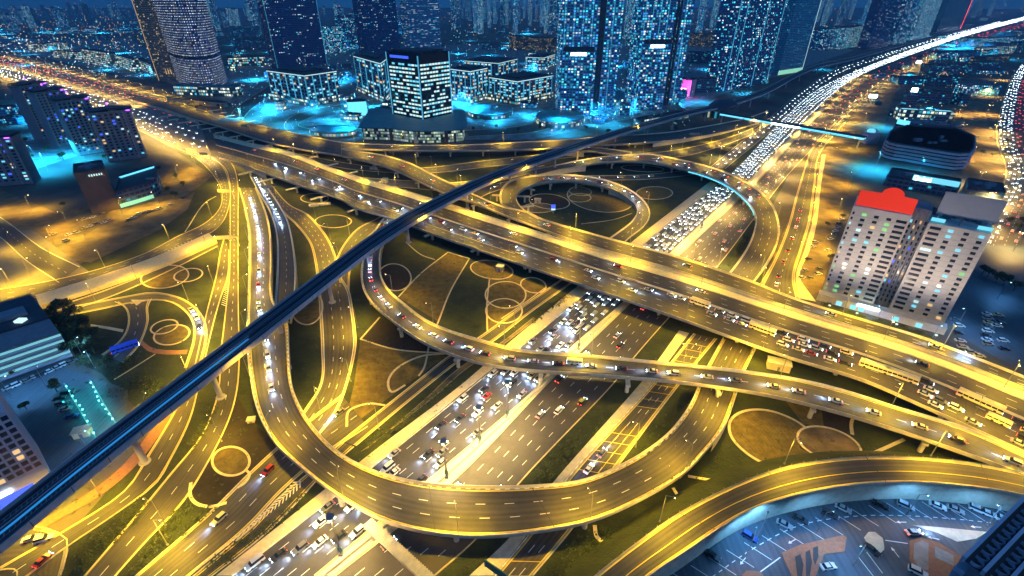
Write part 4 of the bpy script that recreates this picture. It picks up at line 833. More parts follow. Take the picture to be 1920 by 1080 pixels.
# ================================================================ BUILDINGS
FAC = dict(
 blue=facade('blue_glass_facade', (.05, .13, .28), (.02, .07, .16), [CY, WH, CY, BL, WA, CY], 3.0, 3.4, .40, 2.2, .72, .55, .35),
 dense=facade('dense_window_facade', (.07, .20, .34), (.03, .10, .18), [CY, WH, CY, TE, CY], 3.4, 3.4, .62, 2.0, .6, .55, .2),
 resid=facade('residential_facade', (.09, .26, .46), (.03, .10, .20), [CY, CY, WH, BL, TE, CY, CY, WA], 4.2, 3.3, .60, 1.7, .62, .6, .15),
 spark=facade('white_window_facade', (.035, .07, .20), (.02, .04, .14), [WH, WH, (.6, .7, 1), WH, WA], 4.2, 4.2, .93, 1.7, .46, .26, .05),
 dark=facade('dark_glass_facade', (.03, .07, .18), (.012, .035, .12), [WH, CY, WH, WA, BL], 2.6, 3.8, .22, 1.6, .7, .4, .75),
 lines=facade('banded_facade', (.09, .26, .42), (.05, .16, .28), [WH, CY, WH], 9, 3.6, .60, .9, .98, .34, .5),
 beige=facade('beige_slab_facade', (.20, .17, .13), (.03, .03, .04), [WA, WH, CY], 3.2, 3.4, .20, 1.0, .5, .45, .1),
 grid=facade('teal_grid_facade', (.05, .30, .46), (.01, .04, .08), [CY, TE, WH], 3.4, 3.4, .10, 1.0, .55, .6, .1),
 warm=facade('warm_low_facade', (.16, .13, .09), (.04, .03, .03), [WA, WH, WA], 3.4, 3.8, .40, .8, .6, .5, .3),
 podium=facade('lit_podium_facade', (.06, .10, .12), (.05, .08, .07), [(.75, 1, .7), (.6, .95, .8), WH, (.75, .95, .55)], 2.6, 3.3, .88, .75, .88, .70, .3),
 pods=facade('lit_shop_facade', (.10, .14, .15), (.06, .1, .1), [WH, (.85, 1, .7), CY, WH], 4.5, 5.0, .7, 1.5, .75, .6, .2),
 night=facade('unlit_facade', (.06, .10, .18), (.02, .035, .07), [CY, WA, WH, CY], 4, 3.6, .22, 1.0, .6, .5, .2),
)
WM = ['wdark', 'wcy', 'wwh', 'wwa', 'wbl', 'wgr']
NW = [0]
class Win:
    def __init__(s, root, name='window', lim=100): s.root, s.name, s.lim, s.items = root, name, lim, []
    def add(s, quad, m): s.items.append((quad, m))
    def done(s):
        cam_ = Vector((0, 0, H)); s.items.sort(key=lambda it: (it[0][0] - cam_).length)
        for q, m in s.items[:s.lim]: k = MB(); s.q(k, q); k.build(s.name, M_[m], s.root)
        rest = {}
        for q, m in s.items[s.lim:]: rest.setdefault(m, MB()); s.q(rest[m], q)
        for m, k in rest.items(): k.build(s.name + 's', M_[m], s.root, kind='stuff')
    def q(s, k, q):
        a, b, c, d = q; n = (b - a).cross(d - a).normalized() * .12
        k.face([a + n, b + n, c + n, d + n]); 
        for x, y in ((a, b), (b, c), (c, d), (d, a)): k.face([x, y, y + n, x + n])
def winface(W, p0, p1, z0, z1, rows, cols, fw, fh, rnd, lit=.3, pal=('wcy', 'wwh', 'wwa'), skip=None, fsx=None):
    for r in range(rows):
        for c in range(cols):
            if skip and skip(r, c): continue
            wv = fsx(r, c) if fsx else fw
            u0, u1 = (c + .5 - wv / 2) / cols, (c + .5 + wv / 2) / cols; v0 = z0 + (z1 - z0) * (r + .5 - fh / 2) / rows; v1 = z0 + (z1 - z0) * (r + .5 + fh / 2) / rows
            a, b = p0.lerp(p1, u0), p0.lerp(p1, u1)
            W.add([Vector((a.x, a.y, v0)), Vector((b.x, b.y, v0)), Vector((b.x, b.y, v1)), Vector((a.x, a.y, v1))], rnd.choice(pal) if rnd.random() < lit else 'wdark')
def bld(p1, p2, depth, label, wall='blue', top=None, h=None, z0=0, name='office_tower', cat='building', roof='roof', units=2, group=None, corner=None, poly=None, parapet=1.2):
    A, B = at(*p1, z0), at(*p2, z0)
    if top is not None: h = hz(*p1, top, z0)
    if corner: # p1 left, corner front, p2 right : parallelogram
        Cc = at(*corner, z0); pts = [A, Cc, B, A + B - Cc]
    elif poly: pts = [at(x, y, z0) for x, y in poly]
    else:
        u = (B - A).normalized(); n = Vector((-u.y, u.x, 0)); n = n if n.dot(Vector((A.x, A.y, 0)) - Vector((0, 0, 0))) > 0 else -n
        pts = [A, B, B + n * depth, A + n * depth]
    c = sum(pts, Vector()) / len(pts); c.z = z0
    e = empty(name, c); tag(e, label, cat, group); q = [(p.x - c.x, p.y - c.y) for p in pts]
    area = sum(q[i][0] * q[(i + 1) % len(q)][1] - q[(i + 1) % len(q)][0] * q[i][1] for i in range(len(q)))
    if area < 0: q = q[::-1]
    m = MB(); m.prism(q, 0, h - z0, top=False, per=random.uniform(0, 3)); m.build('wall', FAC[wall] if wall in FAC else M_[wall], e)
    m = MB(); hh = h - z0; m.face([(x, y, hh) for x, y in q]); s = .97
    for i in range(len(q)):
        a, b = q[i], q[(i + 1) % len(q)]; m.face([(a[0], a[1], hh), (b[0], b[1], hh), (b[0], b[1], hh + parapet), (a[0], a[1], hh + parapet)])
        a2, b2 = (a[0] * s, a[1] * s), (b[0] * s, b[1] * s); m.face([(b2[0], b2[1], hh), (a2[0], a2[1], hh), (a2[0], a2[1], hh + parapet), (b2[0], b2[1], hh + parapet)])
        m.face([(a[0], a[1], hh + parapet), (b[0], b[1], hh + parapet), (b2[0], b2[1], hh + parapet), (a2[0], a2[1], hh + parapet)])
    m.build('roof', M_[roof], e)
    if units and h < 135:
        w_ = max(abs(x) for x, y in q)
        for i in range(units):
            k = random.randrange(len(q)); j = (k + 1) % len(q); f = random.uniform(.2, .55)
            x, y = (q[k][0] + q[j][0]) / 2 * f, (q[k][1] + q[j][1]) / 2 * f; sx = random.uniform(1.5, 3.5)
            m = MB(); m.box(x - sx, x + sx, y - sx * .6, y + sx * .6, hh + .05, hh + random.uniform(1.5, 3)); m.build('roof_unit', M_['roofl'], e)
    e['_h'] = h; return e, pts, h
def boxpart(e, name, mm, A, B, z0, z1, th=.4, out=.3):
    # a slab part standing proud of the face A-B (world), added to thing e
    u = (B - A).normalized(); n = Vector((u.y, -u.x, 0)); n = n if n.dot(A) < 0 else -n
    m = MB(); o = e.location; P = [A + n * out, B + n * out, B + n * (out - th), A + n * (out - th)]
    m.prism([(p.x - o.x, p.y - o.y) for p in P], z0 - o.z, z1 - o.z); lo = [(p.x - o.x, p.y - o.y, z0 - o.z) for p in P]; m.face(lo[::-1])
    return m.build(name, M_[mm], e)
def sub(A, B, a, b): return A.lerp(B, a), A.lerp(B, b)
# --- white hotel -------------------------------------------------
rnd = random.Random(3)
HA, HB = at(1537, 556), at(1764, 618); HH = 53.0
u = (HB - HA).normalized(); n = Vector((-u.y, u.x, 0)); n = n if n.y > 0 else -n; LH = (HB - HA).length
hotel = empty('hotel', HA); tag(hotel, 'large beige hotel slab with a dark recessed centre beside the overpass', 'hotel')
def hp(a, b): v = u * a * LH + n * b; return (v.x, v.y)
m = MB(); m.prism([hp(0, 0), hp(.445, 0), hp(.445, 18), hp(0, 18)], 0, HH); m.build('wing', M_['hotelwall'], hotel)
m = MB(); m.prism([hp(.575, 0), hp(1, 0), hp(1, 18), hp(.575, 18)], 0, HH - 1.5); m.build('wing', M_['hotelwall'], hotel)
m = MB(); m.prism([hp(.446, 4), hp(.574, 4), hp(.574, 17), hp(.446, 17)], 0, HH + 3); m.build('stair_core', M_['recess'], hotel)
m = MB(); m.prism([hp(-.02, -5), hp(1.02, -5), hp(1.02, -.02), hp(-.02, -.02)], 0, 4.0); m.build('porch', M_['hotelwall'], hotel)
W = Win(hotel); off = HA
def hv(a, b, z): x, y = hp(a, b); return Vector((x, y, z))
ROWS = 17
for r in range(ROWS):
    z = 5.2 + r * 2.72
    for wing in (0, 1):
        cx = [.03, .12, .215, .31, .40] if wing == 0 else [.625, .715, .81, .90, .97]
        wd = [.018, .036, .036, .036, .075] if wing == 0 else [.075, .036, .036, .036, .018]
        cx = [.02, .105, .20, .295, .39] if wing == 0 else [.635, .74, .845, .945]
        wd = [.016, .036, .036, .036, .078] if wing == 0 else [.078, .036, .036, .036]
        for c, wv in zip(cx, wd):
            q = [hv(c - wv / 2, 0, z), hv(c + wv / 2, 0, z), hv(c + wv / 2, 0, z + 1.35), hv(c - wv / 2, 0, z + 1.35)]
            lit = rnd.random() < (.26 if wv < .05 else .10)
            W.add(q, rnd.choice(['wcy', 'wcy', 'wcy', 'wwh', 'wgr', 'wwa']) if lit else 'wdark')
    for k in range(4):
        c = .458 + k * .034; q = [hv(c - .009, 4, z), hv(c + .009, 4, z), hv(c + .009, 4, z + 1.6), hv(c - .009, 4, z + 1.6)]
        W.add(q, rnd.choice(['wcy', 'wbl', 'wwa']) if rnd.random() < .14 else 'wdark')
    m = MB()
W_items = W.items; W.done()
m = MB()
for r in range(1, ROWS):
    z = 4.75 + r * 2.72
    for a0, a1 in ((0, .445), (.575, 1)):
        p, q = hv(a0, -.05, z), hv(a1, -.05, z); m.face([p, q, q + Vector((0, 0, .1)), p + Vector((0, 0, .1))])
m.build('panel_joint', M_['recess'], hotel)
for a0, a1 in ((.478, .486), (.512, .520), (.546, .554)):
    m = MB(); m.prism([hp(a0, 2.4), hp(a1, 2.4), hp(a1, 3.99), hp(a0, 3.99)], 0, HH + 2); m.build('rib', M_['recess'], hotel)
# red fascia with a round hump, standing as a tilted roof screen; grey screen on the other wing
def screen(a0, a1, z0, z1, b, mm, hump=False):
    m = MB(); pts = [(a0, z0), (a1, z0), (a1, z1)]
    if hump:
        for i in range(13): t = math.pi * i / 12; pts.append((a0 + (a1 - a0) * (.57 + .19 * math.cos(t)), z1 + .4 + 3.4 * math.sin(t)))
    pts.append((a0, z1)); A = [hv(a, b, z) for a, z in pts]; B = [hv(a, b + .6, z) for a, z in pts]
    m.face(A); m.face(B[::-1])
    for i in range(len(A)): j = (i + 1) % len(A); m.face([A[i], A[j], B[j], B[i]])
    return m.build('roof_screen', M_[mm], hotel)
screen(.01, .44, HH + .8, HH + 8.0, -.3, 'red_roof', True); screen(.60, 1.0, HH + 2.5, HH + 13, 3, 'greyfascia')
for a in (.62, .78, .97): m = MB(); m.prism([hp(a, 3.2), hp(a + .01, 3.2), hp(a + .01, 4), hp(a, 4)], HH - 1.5, HH + 3); m.build('screen_post', M_['steel'], hotel)
for a0, a1 in ((.585, .68), (.90, .995)): m = MB(); m.prism([hp(a0, 1.5), hp(a1, 1.5), hp(a1, 2.4), hp(a0, 2.4)], HH - .9, HH + .6); m.build('lit_strip', M_['wcy'], hotel)
m = MB(); m.prism([hp(.32, -5.4), hp(.50, -5.4), hp(.50, -5.05), hp(.32, -5.05)], 3.2, 4.6); m.build('sign_panel', M_['white_sign'], hotel)
for a in (.15, .27, .34, .62, .8): m = MB(); m.prism([hp(a, -5.1), hp(a + .05, -5.1), hp(a + .05, -5.0), hp(a, -5.0)], .3, 2.8); m.build('entrance', M_['wcy'], hotel)
rnd = random.Random(4)
for a in (.04, .10, .17, .25, .31, .38, .62, .7, .78, .86, .94):
    m = MB(); x, y = hp(a, rnd.uniform(9, 15)); sx, sy = rnd.uniform(.8, 2.4), rnd.uniform(.8, 2); m.box(x - sx, x + sx, y - sy, y + sy, HH - 1.6, HH + rnd.uniform(.8, 2.4)); m.build('roof_unit', M_['roofl'], hotel)
# --- glass office on the curved podium ----------------------------
def pod():
    base = [(682, 262), (735, 263), (772, 268), (800, 269), (835, 268), (868, 265), (872, 255), (868, 228), (700, 226)]
    e, pts, h = bld((682, 262), (868, 265), 0, 'low podium office with green-lit glass bays and a wavy teal roof', 'podium', h=13.5, poly=base, name='podium_office', roof='teal_roof', units=0, parapet=.2)
    o = e.location
    for px in (690, 730, 745, 778, 792, 838, 850): pass
    for (x, y) in ((735, 263), (780, 268.5), (838, 268)): 
        g = at(x, y) - o; m = MB(); m.box(g.x - 2.0, g.x + 2.0, g.y - 1.2, g.y + 1.0, 0, 12.8); m.build('pillar', M_['brownwall' if x != 780 else 'conc'], e)
    m = MB(); c = sum(pts, Vector()) / len(pts)
    P = [(c.x + (p.x - c.x) * 1.06 - o.x, c.y + (p.y - c.y) * 1.10 - o.y) for p in pts]
    m.prism(P, 13.6, 14.6); m.face([(x, y, 13.6) for x, y in P][::-1]); m.build('canopy', M_['teal_roof'], e)
    return h
pod()
rnd = random.Random(5)
e, pts, h = bld((738, 214), (846, 211), 0, 'square glass office tower with rows of lit windows and white corner fins on a teal podium', 'dark_box', top=None, h=14.6 + 62, z0=14.6, corner=(793, 224), name='office_tower', units=3) if 0 else (None, None, None)
A, C_, B = at(737, 213, 14.6), at(793, 224, 14.6), at(848, 212, 14.6); top = hz(793, 224, 100, 14.6)
off_ = empty('office_tower', C_); tag(off_, 'square glass office tower with lit window rows above a wavy teal podium', 'office tower')
Dd = A + B - C_; loc = lambda p: (p.x - C_.x, p.y - C_.y); hh = top - 14.6
m = MB(); q = [loc(A), loc(C_), loc(B), loc(Dd)]; m.prism(q, 0, hh); m.build('wall', M_['wdark'], off_)
m = MB(); m.prism([(x * 1.0, y) for x, y in [loc(A.lerp(Dd, .1).lerp(C_, .08)), loc(C_.lerp(Dd, .12)), loc(B.lerp(Dd, .1).lerp(C_, .08)), loc(Dd.lerp(C_, .1))]], hh + .01, hh + 1.5); m.build('roof', M_['roof'], off_)
W = Win(off_); FL = 14
for (P, Q, cols) in ((A, C_, 9), (C_, B, 10)):
    for r in range(FL):
        full = rnd.random()
        for c in range(cols):
            a, b = P.lerp(Q, (c + .58) / (cols + .6)), P.lerp(Q, (c + 1.42) / (cols + .6)); z0 = 2 + r * (hh - 12) / FL
            v = [Vector((a.x - C_.x, a.y - C_.y, z0)), Vector((b.x - C_.x, b.y - C_.y, z0)), Vector((b.x - C_.x, b.y - C_.y, z0 + 2.1)), Vector((a.x - C_.x, a.y - C_.y, z0 + 2.1))]
            p_ = .85 if full > .25 else .35
            W.add(v, rnd.choice(['wwh', 'wwh', 'wcy', 'wwh']) if rnd.random() < p_ else 'wdark')
        # warm patch on the left face
W.done()
for P in (A, C_, B):
    g = loc(P); m = MB(); m.cyl((g[0], g[1], 0), (g[0], g[1], hh - 1 if P is not C_ else hh - 3), .8, n=8); m.build('corner_fin', mat('fin_glow', (.4, .5, .55), em=(.08, .5, .75), es=.55), off_)
m = MB(); a, b = A.lerp(C_, .12), A.lerp(C_, .72); nn = Vector(((C_ - A).y, -(C_ - A).x, 0)).normalized() * .15
m.face([(a.x - C_.x + nn.x, a.y - C_.y + nn.y, hh - 7), (b.x - C_.x + nn.x, b.y - C_.y + nn.y, hh - 7), (b.x - C_.x + nn.x, b.y - C_.y + nn.y, hh - 4), (a.x - C_.x + nn.x, a.y - C_.y + nn.y, hh - 4)]); m.build('sign_panel', M_['wbl'], off_)
# --- mid-rises with individual windows ----------------------------
def midrise(L, Cn, Rr, top, label, rows, c1, c2, lit=.5, pal=('wcy', 'wwh', 'wcy', 'wwa'), pod_h=9, seed=1, cornice='wwh', cols=True):
    A, C_, B = at(*L), at(*Cn), at(*Rr); h = hz(*Cn, top); D = A + B - C_
    e = empty('midrise_block', C_); tag(e, label, 'building'); lo = lambda p: (p.x - C_.x, p.y - C_.y)
    m = MB(); m.prism([lo(A), lo(C_), lo(B), lo(D)], 0, h); m.build('wall', M_['recess'] if 0 else PAINT_W, e)
    c = (A + B) / 2; m = MB(); P = [lo(c + (p - c) * 1.03) for p in (A, C_, B, D)]; m.prism(P, h, h + .8); m.face([(x, y, h) for x, y in P][::-1]); m.build('cornice', M_['roof'], e)
    m = MB(); P = [lo(c + (p - c) * .6) for p in (A, C_, B, D)]; m.prism(P, h + .82, h + 3.4); m.build('roof_house', M_['roof'], e)
    if cornice:
        for (p, q) in ((A, C_), (C_, B)): boxpart(e, 'lit_cornice', cornice, p, q, h - 1.6, h - .6, .3, .35)
    m = MB(); P = [lo(c + (p - c) * 1.12) for p in (A, C_, B, D)]; m.prism(P, 0, pod_h); m.build('podium', FAC['pods'], e)
    rnd = random.Random(seed); W = Win(e)
    for (p, q, cc) in ((A, C_, c1), (C_, B, c2)):
        p2, q2 = p - C_, q - C_; winface(W, Vector((p2.x, p2.y, 0)), Vector((q2.x, q2.y, 0)), pod_h, h - 2, rows, cc, .62, .5, rnd, lit, pal)
        if cols:
            for k in range(0, cc + 1, 2): a = p.lerp(q, max(.005, k / cc - .012)); b = p.lerp(q, min(.995, k / cc + .012)); boxpart(e, 'pilaster', 'fin', a, b, pod_h, h - 2, .5, .45)
    W.done(); return e
PAINT_W = mat('blue_grey_wall', (.08, .16, .26), .6); M_['fin'] = mat('lit_fin', (.4, .5, .55), em=(.06, .50, .72), es=.5)
midrise((512, 186), (582, 199), (640, 187), 141, 'dark square block with cyan vertical fins left of the glass office', 7, 12, 9, .38, seed=1)
midrise((672, 170), (722, 192), (738, 172), 118, 'block with a pale lit cornice directly behind the glass office', 8, 9, 5, .4, seed=2)
midrise((845, 186), (884, 193), (915, 184), 133, 'block with closely spaced cyan pilasters right of the glass office', 7, 8, 9, .55, seed=3)
midrise((918, 186), (970, 196), (1034, 182), 152, 'low wide hotel block with blue-white pilasters and lit arcade', 6, 10, 12, .5, seed=4)
midrise((870, 140), (935, 146), (970, 136), 118, 'dark block behind the pilastered hotel blocks', 4, 10, 8, .5, seed=6, pod_h=4)
midrise((985, 128), (1018, 130), (1040, 122), 108, 'small pale block behind the hotel arcade', 4, 8, 6, .6, seed=7, pod_h=4)
# --- towers --------------------------------------------------------
def fins(e, pts, a_b, ts, h, mm='fin', w_=1.2):
    A, B = pts[a_b[0]], pts[a_b[1]]; L = (B - A).length
    for t in ts: p, q = A.lerp(B, max(0, t - w_ / 2 / L)), A.lerp(B, min(1, t + w_ / 2 / L)); boxpart(e, 'fin', mm, p, q, 0, h, 1.0, .7)
e, p, h = bld((298, 151), (332, 150), 34, 'slender beige tower slab with a glowing edge line, leftmost of the big towers', 'beige', h=250, units=0)
fins(e, p, (0, 1), (.0,), 245, 'wwa', .8)
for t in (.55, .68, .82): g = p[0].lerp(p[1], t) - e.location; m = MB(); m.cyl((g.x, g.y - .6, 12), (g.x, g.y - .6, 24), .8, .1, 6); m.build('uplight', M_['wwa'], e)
cur = [(333, 152), (345, 160), (362, 165), (382, 167), (402, 165), (418, 160), (427, 152), (420, 140), (345, 138)]
e, p, h = bld(cur[0], cur[6], 0, 'curved blue glass tower sparkling with small white windows', 'spark', h=255, poly=cur, units=0)
m = MB(); o = e.location
q = [(x.x - o.x, x.y - o.y) for x in p]; q = [(x * 1.012, y * 1.012) for x, y in q]; m.prism(q, 52, 56); m.face([(x, y, 52) for x, y in q][::-1]); m.build('plant_floor', M_['roof'], e)
bld((330, 178), (440, 182), 22, 'bright lit podium at the foot of the curved glass tower', 'pods', h=15, name='podium', roof='teal_roof', units=3)
bld((315, 192), (420, 202), 8, 'pale terrace wall below the curved tower with trees on top', 'concd', h=7, name='terrace_wall', cat='wall', units=0)
e, p, h = bld((521, 130), (614, 122), 34, 'dark glass tower with scattered bright floors behind the square block', 'dark', h=235, units=0); fins(e, p, (0, 1), (.0, 1.0), 230)
e, p, h = bld((690, 110), (752, 104), 36, 'dark tower right of the purple-lit one, above the glass office', 'dark', h=230, units=0)
e, p, h = bld((770, 92), (828, 88), 40, 'tower with bright white horizontal bands above the glass office', 'lines', h=245, units=0)
fins(e, p, (0, 1), (.0,), 240, 'roofl', 1)
e, p, h = bld((1046, 208), (1150, 206), 30, 'tall cyan residential tower, left of the twin pair behind the station', 'resid', h=250, units=0); fins(e, p, (0, 1), (.64, .69), 248, 'roof', 4); fins(e, p, (0, 1), (.05, .2, .35, .5, .85), 248, 'fin', .5)
e, p, h = bld((1050, 216), (1106, 217), 10, 'lower front wing with a glowing sign on the left twin tower', 'resid', top=92, units=2, name='tower_wing')
boxpart(e, 'sign_panel', 'white_sign', *sub(p[0], p[1], .25, .75), h - 8, h - 4.5, .4, .5); boxpart(e, 'cap', 'roof', *sub(p[0], p[1], .02, .98), h - 3, h + 3, 2, .6)
e, p, h = bld((1185, 200), (1272, 196), 30, 'tall cyan residential tower, right of the twin pair behind the station', 'resid', h=250, units=0); fins(e, p, (0, 1), (.68, .74), 248, 'roof', 4); fins(e, p, (0, 1), (.05, .2, .35, .5, .85), 248, 'fin', .5)
e, p, h = bld((1192, 206), (1242, 205), 10, 'lower front wing with a glowing sign on the right twin tower', 'resid', top=78, units=2, name='tower_wing')
boxpart(e, 'sign_panel', 'white_sign', *sub(p[0], p[1], .25, .75), h - 8, h - 4.5, .4, .5); boxpart(e, 'cap', 'roof', *sub(p[0], p[1], .02, .98), h - 3, h + 3, 2, .6)
e, p, h = bld((1348, 172), (1440, 156), 30, 'dark tower with two long pale vertical stripes right of the pink screen', 'blue', h=260, units=0); fins(e, p, (0, 1), (.08, .22, .62, .95), 255, 'fin', 1.2)
e, p, h = bld((1458, 141), (1503, 134), 30, 'slim teal grid tower with a green-lit foot', 'grid', h=260, units=0); boxpart(e, 'lit_foot', 'green_lit', p[0], p[1], 0, 9, .5, .6); fins(e, p, (0, 1), (1.0,), 255, 'wwh', .5)
e, p, h = bld((1625, 93), (1662, 89), 34, 'dark tower leaning right beside the far metro line', 'dark', h=300, units=0); e, p, h = bld((1672, 84), (1697, 81), 30, 'narrow tower next to the dark one by the far metro line', 'blue', h=300, units=0)
e, p, h = bld((1708, 76), (1740, 72), 30, 'teal-lit tower by the far motorway bend', 'dense', h=300, units=0); e, p, h = bld((1755, 62), (1800, 56), 34, 'tower with a red light line up its edge at the far bend', 'night', h=300, units=0); fins(e, p, (0, 1), (1.0,), 298, 'red_lamp', 2)
e, p, h = bld((1262, 178), (1292, 182), 16, 'pink-lit building with a glowing screen beside the station', 'pinkwall', top=147, units=1, name='screen_building'); boxpart(e, 'screen', 'pink_sign', *sub(p[0], p[1], .05, .75), 4, 13, .4, .5)
pl = bpy.data.lights.new('screen_glow', 'POINT'); pl.energy = 50000; pl.color = (1, .1, .6); pl.shadow_soft_size = 3; po = bpy.data.objects.new('screen_glow', pl); COL.objects.link(po); po.parent = e; po.location = (-6, -25, 14)
for i, (x0, y0, x1, y1, tp, lab, wl) in enumerate([
    (1265, 85, 1345, 88, 62, 'wide warm-lit low block behind the pink screen', 'warm'), (1296, 175, 1340, 172, 150, 'low pale block between the pink screen and the striped tower', 'night'), (1290, 118, 1345, 118, 98, 'dark flat-roofed block behind the striped tower', 'night'),
    (1540, 95, 1572, 90, 55, 'squat dark block left of the far towers', 'blue'), (1575, 92, 1618, 86, 52, 'wide cyan-windowed block left of the far towers', 'dense'), (1515, 85, 1545, 84, 60, 'small plain block behind the teal grid tower', 'night'),
    (955, 92, 1040, 98, 68, 'low curved arts hall with warm-lit ribs', 'warm'), (430, 125, 500, 122, 108, 'low mall with a bright white entrance behind the curved tower', 'pods'), (440, 70, 490, 68, 50, 'low hall far behind the curved tower', 'night'),
    (100, 108, 150, 112, 95, 'left low white-lit hall of the far mall', 'pods'), (160, 118, 210, 128, 92, 'arched bright gate hall of the far mall', 'pods'), (225, 125, 250, 135, 103, 'narrow lit hall of the far mall', 'pods'), (258, 128, 290, 142, 110, 'right lit hall of the far mall beside the slab tower', 'pods'), (80, 97, 130, 92, 83, 'flat lit shed left of the far mall', 'pods'),
    (610, 100, 650, 98, 50, 'teal-lit block between the dark towers', 'dense'), (655, 90, 690, 86, 30, 'dim tall block left of the dark tower', 'blue'), (440, 92, 500, 92, 75, 'flat warehouse behind the curved glass tower', 'night')]):
    e, p, h = bld((x0, y0), (x1, y1), 45 if y0 < 100 else 18, lab, wl, top=tp, units=1, name='city_block')
    if 'shed' in lab or 'mall' in lab: pass
# teal garden hall and crescent below the office towers
for (x, y, rx, ry, h, lab) in ((1150, 190, 34, 9, 9, 'oval teal pavilion between the twin towers'), (1050, 228, 46, 14, 7, 'oval dark-roofed pavilion with glowing rim below the left twin tower'), (920, 214, 42, 11, 6, 'crescent garden pavilion before the pilastered hotel'), (625, 250, 44, 8, 5, 'bright cyan forecourt canopy left of the podium office')):
    P = [(x + rx * math.cos(t), y + ry * math.sin(t)) for t in [2 * math.pi * i / 20 for i in range(20)]]
    bld((x - rx, y), (x + rx, y), 0, lab, 'pods', h=h, poly=P, name='pavilion', cat='pavilion', roof='teal_roof', units=0, parapet=.5)
e, p, h = bld((655, 218), (690, 216), 20, 'bright turquoise glazed hall left of the glass office tower', 'cyan_sign', top=192, units=0, name='glazed_hall') 
p_ = bld((1200, 238), (1290, 222), 12, 'long dark station concourse with cyan strips below the metro line', 'pods', h=8, name='concourse', units=2)
# --- background towers (too small to tell apart) ------------------
rnd = random.Random(21); k = 0
for (x0, x1, y0, y1, n_, hmin, hmax, kinds, wd) in ((845, 1040, 34, 66, 24, 150, 330, ['resid', 'blue', 'dense', 'blue'], 22), (1040, 1340, 30, 75, 22, 150, 330, ['resid', 'blue', 'dense'], 24), (600, 770, 30, 60, 10, 70, 160, ['blue', 'dense'], 24), (1440, 1640, 28, 60, 16, 140, 260, ['blue', 'resid', 'dense'], 24), (380, 520, 26, 60, 12, 60, 200, ['blue', 'dense'], 24), (1640, 1860, 20, 40, 14, 150, 380, ['blue', 'dense'], 30), (0, 250, 22, 62, 20, 70, 150, ['blue', 'night', 'dense'], 22), (1360, 1520, 25, 50, 6, 180, 320, ['blue', 'resid'], 26)):
    for i in range(n_):
        x = x0 + (x1 - x0) * (i + rnd.uniform(.1, .9)) / n_; y = rnd.uniform(y0, y1); g = at(x, y); g2 = g + Vector((wd * rnd.uniform(.8, 1.4), rnd.uniform(-8, 8), 0))
        kd = rnd.choice(kinds); w2 = 1
        dd = Vector((0, rnd.uniform(20, 34), 0)); hh = rnd.uniform(hmin, hmax)
        e = empty('skyline_tower', g); tag(e, {'resid': 'distant residential tower thick with cyan windows on the skyline', 'blue': 'distant blue tower with scattered lights on the skyline', 'dense': 'distant tower densely lit in cyan and white on the skyline', 'night': 'distant mostly unlit tower on the skyline'}[kd], 'tower', 'skyline towers, ' + kd)
        v = g2 - g; m = MB(); m.prism([(0, 0), (v.x, v.y), (v.x, v.y + dd.y), (0, dd.y)], 0, hh, top=False); m.build('wall', FAC[kd], e)
        m = MB(); m.prism([(-.3, -.3), (v.x + .3, v.y - .3), (v.x + .3, v.y + dd.y + .3), (-.3, dd.y + .3)], hh, hh + 2.5); m.box(v.x * .3, v.x * .6, dd.y * .3, dd.y * .6, hh + 2.5, hh + 8); m.build('roof', M_['roof'], e)
        if rnd.random() < .3: m = MB(); m.ball((v.x / 2, dd.y / 2, hh + 9.5), 1.6, 5); m.build('beacon', M_['red_lamp'], e)
